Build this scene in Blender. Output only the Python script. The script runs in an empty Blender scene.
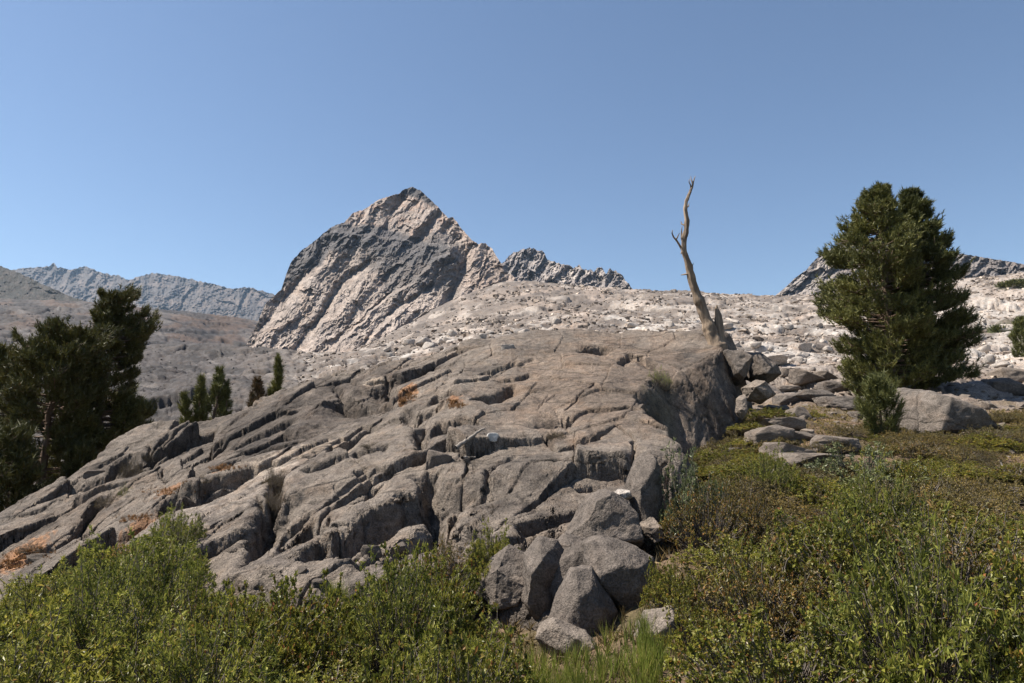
import bpy, math, random
import numpy as np
import time
T0 = time.time()
from mathutils import Vector, Matrix

# ------------------------------------------------------------------ camera, sky, sun, exposure
sc = bpy.context.scene
CAMZ = 1.6
F = 683.0
PITCH = math.atan((430 - 341.5) / F)
cam_d = bpy.data.cameras.new('camera')
cam_d.sensor_width = 36.0
cam_d.lens = 36.0 * F / 1024.0
cam_d.clip_start = 0.05
cam_d.clip_end = 30000
cam = bpy.data.objects.new('camera', cam_d)
cam.location = (0, 0, CAMZ)
cam.rotation_euler = (math.pi / 2 + PITCH, 0, 0)
sc.collection.objects.link(cam)
sc.camera = cam

SUN_AZ = math.radians(-86)      # from +Y, towards -X
SUN_EL = math.radians(56)
world = bpy.data.worlds.new('World')
sc.world = world
world.use_nodes = True
wn = world.node_tree
bg = wn.nodes['Background']
sky = wn.nodes.new('ShaderNodeTexSky')
sky.sky_type = 'NISHITA'
sky.sun_disc = False
sky.sun_elevation = SUN_EL
sky.sun_rotation = SUN_AZ
sky.altitude = 2600
sky.air_density = 1.25
sky.dust_density = 2.0
sky.ozone_density = 1.7
wn.links.new(sky.outputs[0], bg.inputs[0])
bg.inputs[1].default_value = 0.068
sun_d = bpy.data.lights.new('sun', 'SUN')
sun_d.energy = 5.0
sun_d.angle = math.radians(0.53)
sun_d.color = (1.0, 0.93, 0.83)
sun = bpy.data.objects.new('sun', sun_d)
sdir = Vector((math.sin(SUN_AZ) * math.cos(SUN_EL), math.cos(SUN_AZ) * math.cos(SUN_EL), math.sin(SUN_EL)))
sun.rotation_euler = sdir.to_track_quat('Z', 'Y').to_euler()
sun.location = (0, 0, 60)
sc.collection.objects.link(sun)
sc.view_settings.view_transform = 'Standard'
sc.view_settings.look = 'None'
sc.view_settings.exposure = 1.0
sc.view_settings.gamma = 1.0
sc.view_settings.use_curve_mapping = False
sc.cycles.max_bounces = 6
sc.cycles.diffuse_bounces = 1
sc.cycles.volume_bounces = 1
sc.cycles.transparent_max_bounces = 4

C = sc.collection
rng = np.random.default_rng(7)
random.seed(7)

# ------------------------------------------------------------------ helpers
CP, SP = math.cos(PITCH), math.sin(PITCH)

def ut(px, py):
    """picture direction -> (x/y, (z-cam)/y): the slope of the line of sight"""
    px = np.asarray(px, float); py = np.asarray(py, float)
    a = (px - 512) / F; b = -(py - 341.5) / F
    dy = CP - b * SP; dz = SP + b * CP
    return a / dy, dz / dy

def at(px, py, Y):
    u, t = ut(px, py)
    return (float(u) * Y, Y, CAMZ + float(t) * Y)

def proj(x, y, z):
    zz = z - CAMZ
    fw = y * CP + zz * SP; up = -y * SP + zz * CP
    return 512 + F * x / fw, 341.5 - F * up / fw

def _h(ix, iy, seed):
    h = (ix.astype(np.int64) * 374761393 + iy.astype(np.int64) * 668265263 + int(seed) * 1274126177) & 0xFFFFFFFF
    h = ((h ^ (h >> 13)) * 1274126177) & 0xFFFFFFFF
    h = ((h ^ (h >> 16)) * 2246822519) & 0xFFFFFFFF
    h = h ^ (h >> 15)
    return (h & 0xFFFFFF) / float(0x1000000)

def pn(x, y, seed=0):
    x = np.asarray(x, float); y = np.asarray(y, float)
    ix = np.floor(x); iy = np.floor(y); fx = x - ix; fy = y - iy
    sx = fx * fx * fx * (fx * (fx * 6 - 15) + 10); sy = fy * fy * fy * (fy * (fy * 6 - 15) + 10)
    def g(dx, dy):
        a = _h(ix + dx, iy + dy, seed) * 2 * math.pi
        return np.cos(a) * (fx - dx) + np.sin(a) * (fy - dy)
    a = g(0, 0); b = g(1, 0); c = g(0, 1); d = g(1, 1)
    return ((a + (b - a) * sx) * (1 - sy) + (c + (d - c) * sx) * sy) * 1.5

def _h3(ix, iy, iz, seed):
    h = (ix * 374761393 + iy * 668265263 + iz * 2147483647 + int(seed) * 1274126177) & 0xFFFFFFFF
    h = ((h ^ (h >> 13)) * 1274126177) & 0xFFFFFFFF
    return h ^ (h >> 16)
_G3 = np.array([(1,1,0),(-1,1,0),(1,-1,0),(-1,-1,0),(1,0,1),(-1,0,1),(1,0,-1),(-1,0,-1),(0,1,1),(0,-1,1),(0,1,-1),(0,-1,-1),(1,1,0),(-1,1,0),(0,-1,1),(0,-1,-1)], np.float32)
def pn3(x, y, z, seed=0):
    x = np.asarray(x, np.float32); y = np.asarray(y, np.float32); z = np.asarray(z, np.float32)
    fx0 = np.floor(x); fy0 = np.floor(y); fz0 = np.floor(z)
    ix = fx0.astype(np.int64); iy = fy0.astype(np.int64); iz = fz0.astype(np.int64)
    fx = x - fx0; fy = y - fy0; fz = z - fz0
    w = [t * t * t * (t * (t * 6 - 15) + 10) for t in (fx, fy, fz)]
    out = 0
    for dx in (0, 1):
        for dy in (0, 1):
            for dz in (0, 1):
                g = _G3[_h3(ix + dx, iy + dy, iz + dz, seed) & 15]
                v = g[..., 0] * (fx - dx) + g[..., 1] * (fy - dy) + g[..., 2] * (fz - dz)
                out = out + v * (w[0] if dx else 1 - w[0]) * (w[1] if dy else 1 - w[1]) * (w[2] if dz else 1 - w[2])
    return out

def fbm(x, y, o=5, seed=0, gain=0.5, lac=2.03):
    s = 0; a = 1.0
    for i in range(o):
        s = s + a * pn(x, y, seed + i * 17); x = x * lac + 3.1; y = y * lac + 1.7; a *= gain
    return s

def ridged(x, y, o=5, seed=0, gain=0.55, lac=2.03):
    s = 0; a = 1.0
    for i in range(o):
        s = s + a * (0.5 - np.abs(pn(x, y, seed + i * 17))); x = x * lac + 3.1; y = y * lac + 1.7; a *= gain
    return s

def worley(x, y, seed=0):
    """F1, F2, cell random, offset to the cell's centre"""
    x = np.asarray(x, float); y = np.asarray(y, float)
    ix = np.floor(x); iy = np.floor(y)
    f1 = np.full(x.shape, 9.0); f2 = np.full(x.shape, 9.0)
    cid = np.zeros(x.shape); ox = np.zeros(x.shape); oy = np.zeros(x.shape)
    for dx in (-1, 0, 1):
        for dy in (-1, 0, 1):
            cx = ix + dx + 0.1 + 0.8 * _h(ix + dx, iy + dy, seed); cy = iy + dy + 0.1 + 0.8 * _h(ix + dx, iy + dy, seed + 99)
            d = np.hypot(x - cx, y - cy)
            m = d < f1
            f2 = np.where(m, f1, np.minimum(f2, d))
            cid = np.where(m, _h(ix + dx, iy + dy, seed + 7), cid)
            ox = np.where(m, x - cx, ox); oy = np.where(m, y - cy, oy)
            f1 = np.where(m, d, f1)
    return f1, f2, cid, ox, oy

def ss(a, b, x):
    t = np.clip((x - a) / (b - a), 0, 1)
    return t * t * (3 - 2 * t)

def plates(x, y, seed, crack=0.06, tilt=0.5, step=0.5, cw=0.06):
    """broken slab pattern: each cell a tilted facet, cracks between them; about unit cell size"""
    f1, f2, cid, ox, oy = worley(x, y, seed)
    r2 = (cid * 7.13) % 1.0; r3 = (cid * 13.7) % 1.0
    hgt = (cid - 0.5) * step + ox * (r2 - 0.5) * tilt + oy * (r3 - 0.5) * tilt
    return hgt - crack * np.exp(-((f2 - f1) / cw) ** 2)

class TPS:
    def __init__(s, pts, vals, smooth=1e-4):
        s.p = np.array(pts, float); v = np.array(vals, float); n = len(v)
        K = s.k(np.linalg.norm(s.p[:, None] - s.p[None], axis=2)) + smooth * np.eye(n)
        P = np.hstack([np.ones((n, 1)), s.p])
        A = np.zeros((n + 3, n + 3)); A[:n, :n] = K; A[:n, n:] = P; A[n:, :n] = P.T
        s.w = np.linalg.solve(A, np.concatenate([v, np.zeros(3)]))
    def k(s, r):
        return r * r * np.log(np.maximum(r, 1e-9))
    def __call__(s, a, b):
        a = np.asarray(a, float); b = np.asarray(b, float)
        n = len(s.p)
        out = s.w[n] + s.w[n + 1] * a + s.w[n + 2] * b
        for i in range(n):
            out = out + s.w[i] * s.k(np.hypot(a - s.p[i, 0], b - s.p[i, 1]))
        return out

def link(o, parent=None):
    C.objects.link(o)
    if parent is not None: o.parent = parent
    return o

def mesh_np(name, V, Fc, mat, smooth=True, tint=None, parent=None, loc=None):
    """Fc: (n,3) or (n,4) array, or a list of such arrays"""
    if not isinstance(Fc, list): Fc = [Fc]
    me = bpy.data.meshes.new(name)
    V = np.ascontiguousarray(V, dtype=np.float32)
    me.vertices.add(len(V)); me.vertices.foreach_set('co', V.ravel())
    nl = sum(f.size for f in Fc); npoly = sum(len(f) for f in Fc)
    me.loops.add(nl); me.polygons.add(npoly)
    me.loops.foreach_set('vertex_index', np.concatenate([f.ravel() for f in Fc]).astype(np.int32))
    starts = []; s = 0
    for f in Fc:
        starts.append(s + np.arange(len(f)) * f.shape[1]); s += f.size
    me.polygons.foreach_set('loop_start', np.concatenate(starts).astype(np.int32))
    me.polygons.foreach_set('use_smooth', np.full(npoly, bool(smooth)))
    me.update(calc_edges=True)
    me.validate()
    if tint is not None:
        a = me.attributes.new('tint', 'FLOAT_COLOR', 'POINT')
        a.data.foreach_set('color', np.concatenate([tint, np.ones((len(tint), 1))], 1).astype(np.float32).ravel())
    me.materials.append(mat)
    o = bpy.data.objects.new(name, me)
    if loc is not None: o.location = loc
    return link(o, parent)

def grid_faces(nr, nc):
    i = np.arange(nr - 1)[:, None] * nc + np.arange(nc - 1)[None]
    i = i.ravel()
    return np.stack([i, i + 1, i + nc + 1, i + nc], 1)

def respace(Y, Z, attrs, NR, kr, k=0.34):
    dyy = np.diff(Y, axis=0) * k; dzz = np.diff(Z, axis=0)
    arc = np.zeros_like(Y); arc[1:] = np.cumsum(np.hypot(dyy, np.minimum(np.abs(dzz), 0.06 * Y[1:])) / Y[1:], axis=0)
    arc /= arc[-1:]
    pad = np.pad(arc, ((0, 0), (kr, kr)), 'edge'); cs = np.cumsum(np.pad(pad, ((0, 0), (1, 0))), axis=1)
    arc = (cs[:, 2 * kr + 1:] - cs[:, :-2 * kr - 1]) / (2 * kr + 1)
    n = Y.shape[1]; q = np.linspace(0, 1, NR)
    Yr = np.empty((NR, n)); Zr = np.empty((NR, n)); Ar = np.empty((NR, n, attrs.shape[2]))
    for j in range(n):
        yy = Yr[:, j] = np.interp(q, arc[:, j], Y[:, j]); Zr[:, j] = np.interp(yy, Y[:, j], Z[:, j])
        for c in range(attrs.shape[2]): Ar[:, j, c] = np.interp(yy, Y[:, j], attrs[:, j, c])
    return Yr, Zr, Ar

def tag(o, label=None, cat=None, group=None, kind=None):
    if label: o['label'] = label
    if cat: o['category'] = cat
    if group: o['group'] = group
    if kind: o['kind'] = kind
    return o

def empty(name, loc, label, cat, group=None, rz=0):
    o = bpy.data.objects.new(name, None); o.location = loc; o.rotation_euler = (0, 0, rz)
    o.empty_display_size = 0.2
    C.objects.link(o)
    return tag(o, label, cat, group)

# ------------------------------------------------------------------ materials
def new_mat(name):
    m = bpy.data.materials.new(name); m.use_nodes = True
    nt = m.node_tree; b = nt.nodes['Principled BSDF']
    return m, nt, b

def N(nt, t, **kw):
    n = nt.nodes.new(t)
    for k, v in kw.items(): setattr(n, k, v)
    return n

def noise(nt, scale, detail=6, rough=0.6, dist=0.0, vec=None):
    n = N(nt, 'ShaderNodeTexNoise'); n.inputs['Scale'].default_value = scale
    n.inputs['Detail'].default_value = detail; n.inputs['Roughness'].default_value = rough
    n.inputs['Distortion'].default_value = dist
    if vec is not None: nt.links.new(vec, n.inputs['Vector'])
    return n

def ramp(nt, src, stops):
    r = N(nt, 'ShaderNodeValToRGB'); e = r.color_ramp.elements
    while len(e) > 1: e.remove(e[-1])
    e[0].position = stops[0][0]; c = stops[0][1]; e[0].color = (*c, 1)
    for p, c in stops[1:]:
        k = e.new(p); k.color = (*c, 1)
    nt.links.new(src, r.inputs[0])
    return r

def mult(nt, a, b, fac=1.0, mode='MULTIPLY'):
    m = N(nt, 'ShaderNodeMix', data_type='RGBA', blend_type=mode)
    m.inputs[0].default_value = fac
    nt.links.new(a, m.inputs[6]); nt.links.new(b, m.inputs[7])
    return m.outputs[2]

def rock_mat(name, base, scale, bump=0.02, attr=True, dark=0.55, light=1.35, streak=True, rust=0.0, cracks=0.0):
    """scale: size in metres of the large mottling"""
    m, nt, b = new_mat(name)
    tc = N(nt, 'ShaderNodeTexCoord'); v = tc.outputs['Object']
    n1 = noise(nt, 1.0 / scale, 8, 0.65, 0.3, v)
    n2 = noise(nt, 9.0 / scale, 6, 0.7, 0.2, v)
    n3 = noise(nt, 60.0 / scale, 3, 0.6, 0.0, v)
    g = lambda x: (x, x, x)
    r1 = ramp(nt, n1.outputs['Fac'], [(0.30, g(dark)), (0.47, g(0.92)), (0.56, g(1.0)), (0.72, g(light))])
    r2 = ramp(nt, n2.outputs['Fac'], [(0.30, g(0.52)), (0.5, g(0.98)), (0.7, g(1.38))])
    r3 = ramp(nt, n3.outputs['Fac'], [(0.32, g(0.58)), (0.5, g(1.0)), (0.66, g(1.34))])
    col = N(nt, 'ShaderNodeRGB'); col.outputs[0].default_value = (*base, 1)
    c = mult(nt, col.outputs[0], r1.outputs[0]); c = mult(nt, c, r2.outputs[0]); c = mult(nt, c, r3.outputs[0])
    # black lichen / water stain specks
    n4 = noise(nt, 22.0 / scale, 5, 0.75, 0.6, v)
    r4 = ramp(nt, n4.outputs['Fac'], [(0.57, g(1.0)), (0.64, g(0.55))])
    c = mult(nt, c, r4.outputs[0], 0.8)
    if cracks:
        n6 = noise(nt, 0.9, 7, 0.7, 1.2, v)
        r6 = ramp(nt, n6.outputs['Fac'], [(0.40, (0.62, 0.62, 0.64)), (0.48, (1, 1, 1)), (0.60, (1, 1, 1)), (0.68, (1.35, 1.33, 1.28))])
        c = mult(nt, c, r6.outputs[0], 0.8)
    if rust:
        n5 = noise(nt, 2.2 / scale, 5, 0.7, 0.5, v)
        r5 = ramp(nt, n5.outputs['Fac'], [(0.5, (1, 1, 1)), (0.66, (1.15, 0.93, 0.74))])
        c = mult(nt, c, r5.outputs[0], rust)
    ck = None
    if cracks:
        dn = noise(nt, 1.6, 4, 0.6, 0, v)
        va = N(nt, 'ShaderNodeMix', data_type='RGBA', blend_type='MIX'); va.inputs[0].default_value = 0.22
        nt.links.new(v, va.inputs[6]); nt.links.new(dn.outputs['Color'], va.inputs[7])
        mp = N(nt, 'ShaderNodeMapping'); mp.inputs['Rotation'].default_value = (0, 0, -math.radians(62)); mp.inputs['Scale'].default_value = (0.8, 1.9, 1.4)
        nt.links.new(va.outputs[2], mp.inputs[0])
        vo = N(nt, 'ShaderNodeTexVoronoi', feature='DISTANCE_TO_EDGE'); vo.inputs['Scale'].default_value = cracks
        nt.links.new(mp.outputs[0], vo.inputs['Vector'])
        ck = ramp(nt, vo.outputs['Distance'], [(0.0, g(0.25)), (0.018, g(0.8)), (0.04, g(1.0))])
        c = mult(nt, c, ck.outputs[0], 0.5)
    if attr:
        a = N(nt, 'ShaderNodeAttribute'); a.attribute_name = 'tint'
        c = mult(nt, c, a.outputs['Color'])
    nt.links.new(c, b.inputs['Base Color'])
    b.inputs['Roughness'].default_value = 0.85
    b.inputs['Specular IOR Level'].default_value = 0.25
    bm = N(nt, 'ShaderNodeBump'); bm.inputs['Strength'].default_value = 1.0
    bm.inputs['Distance'].default_value = bump
    ad = N(nt, 'ShaderNodeMath', operation='MULTIPLY_ADD')
    nt.links.new(n2.outputs['Fac'], ad.inputs[0]); ad.inputs[1].default_value = 2.0
    nt.links.new(n3.outputs['Fac'], ad.inputs[2])
    if ck:
        a2 = N(nt, 'ShaderNodeMath', operation='MULTIPLY_ADD'); nt.links.new(ck.outputs[0], a2.inputs[0]); a2.inputs[1].default_value = 1.2
        nt.links.new(ad.outputs[0], a2.inputs[2]); ad = a2
    nt.links.new(ad.outputs[0], bm.inputs['Height'])
    nt.links.new(bm.outputs[0], b.inputs['Normal'])
    return m

def leaf_mat(name, cols, rough=0.5, trans=0.25, big=None):
    """cols: list of (pos, colour) spread over random values of each leaf"""
    m, nt, b = new_mat(name)
    gi = N(nt, 'ShaderNodeNewGeometry')
    r = ramp(nt, gi.outputs['Random Per Island'], cols)
    tc = N(nt, 'ShaderNodeTexCoord')
    n = noise(nt, big or 3.0, 2, 0.5, 0, tc.outputs['Object'])
    rr = ramp(nt, n.outputs['Fac'], [(0.3, (0.7, 0.72, 0.75)), (0.7, (1.3, 1.25, 1.1))])
    c = mult(nt, r.outputs[0], rr.outputs[0])
    oi = N(nt, 'ShaderNodeObjectInfo')
    ro = ramp(nt, oi.outputs['Random'], [(0, (0.8, 0.82, 0.85)), (0.5, (1, 1, 1)), (1, (1.25, 1.15, 1.0))])
    c = mult(nt, c, ro.outputs[0])
    nt.links.new(c, b.inputs['Base Color'])
    b.inputs['Roughness'].default_value = rough
    b.inputs['Specular IOR Level'].default_value = 0.35
    tr = N(nt, 'ShaderNodeBsdfTranslucent'); nt.links.new(c, tr.inputs[0])
    mx = N(nt, 'ShaderNodeMixShader'); mx.inputs[0].default_value = trans
    nt.links.new(b.outputs[0], mx.inputs[1]); nt.links.new(tr.outputs[0], mx.inputs[2])
    nt.links.new(mx.outputs[0], nt.nodes['Material Output'].inputs[0])
    return m

M_OUT = rock_mat('outcrop_granite', (0.195, 0.161, 0.132), 1.1, 0.035, rust=0.35, cracks=0.55)
M_BOULD = rock_mat('boulder_granite', (0.19, 0.157, 0.13), 0.8, 0.012, attr=False, rust=0.2)
M_PALEB = rock_mat('pale_boulder', (0.40, 0.355, 0.315), 0.9, 0.015, attr=False, rust=0.3, light=1.2)
M_GROUND = rock_mat('terrain_rock', (1.0, 1.0, 1.0), 3.0, 0.03, dark=0.7, light=1.2, rust=0.5)
M_TALUS = rock_mat('talus_rock', (0.27, 0.23, 0.195), 6.0, 0.1, attr=False, rust=0.4, dark=0.6, light=1.3)
for m_ in (M_TALUS,):
    nt_ = m_.node_tree; b_ = nt_.nodes['Principled BSDF']; src = b_.inputs['Base Color'].links[0].from_socket
    gi_ = N(nt_, 'ShaderNodeNewGeometry')
    r_ = ramp(nt_, gi_.outputs['Random Per Island'], [(0, (0.5, 0.47, 0.45)), (0.5, (0.85, 0.82, 0.8)), (0.82, (1.3, 1.26, 1.2)), (1, (2.3, 2.25, 2.2))])
    nt_.links.new(mult(nt_, src, r_.outputs[0]), b_.inputs['Base Color'])
M_MOUNT = rock_mat('mountain_rock', (1.0, 1.0, 1.0), 60.0, 1.2, dark=0.75, light=1.15, rust=0.3)

def bark_mat(name, a, bcol, sc_=8):
    m, nt, b = new_mat(name)
    tc = N(nt, 'ShaderNodeTexCoord'); mp = N(nt, 'ShaderNodeMapping'); mp.inputs['Scale'].default_value = (1, 1, 0.18)
    nt.links.new(tc.outputs['Object'], mp.inputs[0])
    n = noise(nt, sc_, 7, 0.7, 0.6, mp.outputs[0])
    r = ramp(nt, n.outputs['Fac'], [(0.32, a), (0.5, tuple((x + y) / 2 for x, y in zip(a, bcol))), (0.66, bcol)])
    nt.links.new(r.outputs[0], b.inputs['Base Color']); b.inputs['Roughness'].default_value = 0.85
    bm = N(nt, 'ShaderNodeBump'); bm.inputs['Distance'].default_value = 0.03
    nt.links.new(n.outputs['Fac'], bm.inputs['Height']); nt.links.new(bm.outputs[0], b.inputs['Normal'])
    return m
M_BARK = bark_mat('pine_bark', (0.05, 0.032, 0.022), (0.20, 0.13, 0.085))
M_DEAD = bark_mat('weathered_dead_wood', (0.06, 0.042, 0.03), (0.34, 0.25, 0.17), 9)
M_TWIG = bark_mat('twig_wood', (0.08, 0.065, 0.055), (0.24, 0.20, 0.165), 20)
M_GREYWOOD = bark_mat('bleached_wood', (0.12, 0.10, 0.085), (0.32, 0.28, 0.24), 20)
M_NEEDLE = leaf_mat('pine_needles', [(0, (0.045, 0.052, 0.015)), (0.5, (0.10, 0.11, 0.032)), (1, (0.17, 0.17, 0.055))], 0.6, 0.15, 1.0)
M_NEEDLE_D = leaf_mat('dark_pine_needles', [(0, (0.05, 0.052, 0.014)), (0.6, (0.105, 0.102, 0.028)), (0.93, (0.08, 0.08, 0.03)), (1, (0.14, 0.09, 0.04))], 0.6, 0.12, 1.0)
M_NEEDLE_B = leaf_mat('browning_needles', [(0, (0.06, 0.04, 0.02)), (0.5, (0.12, 0.07, 0.035)), (1, (0.07, 0.065, 0.025))], 0.6, 0.1, 1.0)
M_WILLOW = leaf_mat('willow_leaves', [(0, (0.085, 0.105, 0.020)), (0.55, (0.235, 0.25, 0.046)), (0.9, (0.36, 0.35, 0.09)), (0.97, (0.27, 0.22, 0.07)), (1, (0.28, 0.17, 0.07))], 0.42, 0.38)
M_SILVER = leaf_mat('grey_willow_leaves', [(0, (0.09, 0.105, 0.045)), (0.6, (0.16, 0.18, 0.085)), (1, (0.26, 0.28, 0.15))], 0.4, 0.25)
M_HUCK = leaf_mat('oval_shrub_leaves', [(0, (0.085, 0.10, 0.018)), (0.6, (0.26, 0.26, 0.044)), (0.88, (0.21, 0.19, 0.05)), (0.96, (0.30, 0.18, 0.05)), (1, (0.28, 0.11, 0.05))], 0.4, 0.38)
M_RED = leaf_mat('turning_shrub_leaves', [(0, (0.07, 0.07, 0.02)), (0.5, (0.13, 0.115, 0.03)), (0.8, (0.18, 0.13, 0.04)), (1, (0.25, 0.13, 0.05))], 0.45, 0.3)
M_YEL = leaf_mat('yellow_leaves', [(0, (0.3, 0.2, 0.05)), (1, (0.5, 0.34, 0.1))], 0.45, 0.3)
M_HEATH = leaf_mat('heather_sprigs', [(0, (0.07, 0.06, 0.02)), (0.5, (0.15, 0.12, 0.034)), (0.85, (0.2, 0.15, 0.045)), (1, (0.28, 0.2, 0.07))], 0.6, 0.15, 0.8)
M_GRASS = leaf_mat('green_grass', [(0, (0.07, 0.10, 0.02)), (0.6, (0.20, 0.25, 0.05)), (0.9, (0.2, 0.2, 0.06)), (1, (0.28, 0.22, 0.09))], 0.45, 0.35)
M_DRY = leaf_mat('dry_orange_grass', [(0, (0.19, 0.095, 0.035)), (1, (0.36, 0.20, 0.09))], 0.6, 0.2)
M_CUSH = leaf_mat('cushion_plant_leaves', [(0, (0.05, 0.04, 0.02)), (0.6, (0.10, 0.075, 0.035)), (1, (0.19, 0.14, 0.06))], 0.6, 0.2)

# ------------------------------------------------------------------ terrain
# control points: (picture x, picture y, distance)
gp = [
 # right foreground
 (1024,700,3.6),(860,700,3.7),(700,690,4.0),(1150,700,3.6),(1024,600,4.9),(850,600,4.9),(720,600,5.2),(1150,600,5.0),
 (1024,545,6.3),(900,545,6.2),(780,545,6.3),(700,545,6.6),(1024,500,8.2),(900,500,8.0),(780,492,8.2),(720,500,8.0),
 (1024,450,11.5),(940,450,11.5),(850,455,11),(775,455,10.6),(712,466,11.6),(725,455,12.8),(1024,422,15),(930,424,15),(850,425,14.5),(780,415,14.5),
 (1150,430,14),(1024,398,21),(1150,395,21),(950,400,20),(870,400,21),(790,392,20),
 (1024,378,34),(950,378,34),(870,374,34),(790,376,32),(730,372,27),(1150,365,34),
 (1024,345,70),(950,350,70),(860,352,65),(780,352,62),(700,352,55),(620,350,50),(520,360,42),(430,372,40),
 (1024,305,170),(950,310,170),(860,322,150),(780,322,150),(700,320,150),(600,322,150),(500,330,150),(430,345,120),(360,366,90),
 (1150,300,170),(1150,262,380),(1024,275,330),(950,282,330),(860,293,350),(780,297,360),(700,294,370),(640,291,370),(580,290,370),(540,286,380),(505,284,420),
 (465,298,400),(430,316,380),(400,331,360),(370,350,300),(330,362,300),(280,370,260),(240,374,280),(200,356,430),(235,368,430),(150,344,430),(280,368,450),
 (1024,280,600),(860,300,600),(700,302,600),(560,296,600),(505,290,600),(430,318,600),(330,364,600),(1150,270,600),
 # left slope
 (330,380,55),(280,392,45),(220,405,42),(150,415,42),(80,418,42),(0,420,42),(-120,420,42),
 (220,375,110),(150,375,110),(80,375,110),(0,375,110),(-120,375,110),
 (200,345,230),(120,345,230),(40,345,230),(-100,345,230),
 (120,306,700),(60,302,700),(0,300,700),(-120,298,700),(180,312,950),(215,316,950),(0,306,1100),(120,310,1100),(-120,304,1100),(250,320,1000),(500,300,1100),(800,306,1100),(1024,290,1100),
]
gw = [ # world points hidden under shrubs or behind the outcrop (x, y, z)
 (-3,2.5,0.0),(0,2.5,0.0),(3,2.5,0.05),(-1.5,1.2,0),(1.5,1.2,0),(0,4.2,-0.05),(-2.5,4.2,-0.12),(-4.5,5,-0.3),(-7,7,-0.7),(0,6,0.0),(-3,7,-0.2),
 (-12,10,-1.6),(-16,14,-1.9),(-12,17,-1.5),(-7,17.5,-0.6),(-14,24,-1.4),(-8,24,-0.4),(-22,24,-2.2),(-3,22,1.2),(2,22,2.2),(5,19,2.2),
 (-10,32,0.2),(-20,34,-0.6),(0,32,2.6),(1.5,9,0.3),(-4,11,-0.6),(3.0,7.6,0.55),(2,5.5,0.12),(5.0,13.5,1.75),(0,13,0.8)]
P_, T_ = [], []
for a, b, Y in gp:
    u, t = ut(a, b); P_.append((u, math.log(Y) * 0.5)); T_.append(t)
for x, y, z in gw:
    P_.append((x / y, math.log(y) * 0.5)); T_.append((z - CAMZ) / y)
g_tps = TPS(P_, T_, 3e-4)

NU, NV = 1300, 980
uu = np.linspace(-1.35, 1.35, NU); ly = np.linspace(math.log(1.2), math.log(1000), NV)
U, L = np.meshgrid(uu, ly)
Yg = np.exp(L); Xg = U * Yg
Tg = g_tps(U, L * 0.5)
near = ss(3.2, 1.6, Yg)
Zb = CAMZ + Tg * Yg
Zb = Zb * (1 - near) + 0.02 * near
# world-space relief: each octave only where the sheet can carry it
rel = np.zeros_like(Zb); 
def oct_w(lam):        # weight of a wavelength: needs to be coarser than the grid and finer than the view
    return ss(0.004, 0.012, lam / Yg) * ss(1.2, 0.25, lam / Yg)
rocky = ss(13, 24, Yg)
rocky = np.maximum(rocky, 0)
wx = Xg + 1.5 * fbm(Xg / 14, Yg / 14, 2, 5); wy = Yg + 1.5 * fbm(Xg / 14 + 9, Yg / 14, 2, 6)
for lam, amp, sd in ((0.5, 0.16, 1), (1.2, 0.18, 2), (3.0, 0.17, 3), (7.5, 0.15, 4), (18, 0.11, 5), (42, 0.08, 6)):
    w = oct_w(lam) * rocky
    q = 0.30 * (ridged(wx / lam, wy / lam, 1, 31 + sd) - 0.3) + 0.95 * plates((wx * 0.8 + wy * 0.25) / lam, (wy * 0.55 - wx * 0.3) / lam, 50 + sd, 0.25, 1.2, 0.45)
    rel += w * amp * lam * (q - q.mean())
rel += (1 - rocky) * (0.10 * fbm(Xg / 1.6, Yg / 1.6, 4, 77) + 0.02 * fbm(Xg / 0.2, Yg / 0.2, 3, 78))
Zg = Zb + rel
PXg, PYg = proj(Xg, Yg, Zb)
tint = np.empty(Zg.shape + (3,))
def lerp3(m, a, b): return a + (np.asarray(b) - a) * m[..., None]
tint[:] = (0.215, 0.18, 0.155)
gl = ss(340, 250, PXg)
# pale glaciated granite to the right and in patches on the mid slope
n_big = fbm(PXg / 60, Yg / 50, 4, 201); n_mid = fbm(Xg / 9, Yg / 9, 4, 202)
pale = ss(0.05, 0.45, n_big * 0.6 + n_mid * 0.5 + 0.28 * ss(560, 760, PXg) + 0.22 * ss(900, 960, PXg) * 2.2)
far_m = ss(24, 45, Yg)
pale = pale * (1 - 0.85 * gl)
tint = lerp3(pale * far_m, tint, (0.44, 0.385, 0.34))
w1 = ss(0.1, 0.6, fbm(Xg / 3.2, Yg / 5.0, 4, 210) + 0.5 * pale) * far_m * ss(260, 120, Yg) * (1 - 0.8 * gl)
tint = lerp3(w1 * 0.7, tint, (0.62, 0.57, 0.52))
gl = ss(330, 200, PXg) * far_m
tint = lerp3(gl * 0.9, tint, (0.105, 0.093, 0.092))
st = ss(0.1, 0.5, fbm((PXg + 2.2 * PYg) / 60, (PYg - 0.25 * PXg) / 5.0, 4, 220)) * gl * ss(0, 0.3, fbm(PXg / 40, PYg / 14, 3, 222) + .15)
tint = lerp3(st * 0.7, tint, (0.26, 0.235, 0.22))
rd = ss(-0.05, 0.35, fbm(PXg / 40, PYg / 9, 4, 230)) * ss(300, 420, Yg) * ss(290, 250, PXg)
tint = lerp3(rd * 0.55, tint, (0.20, 0.125, 0.085))
pk = ss(0.15, 0.5, fbm(PXg / 50, PYg / 12, 4, 231)) * far_m * ss(300, 380, PXg)
tint = lerp3(pk * 0.45, tint, (0.50, 0.40, 0.33))
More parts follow.
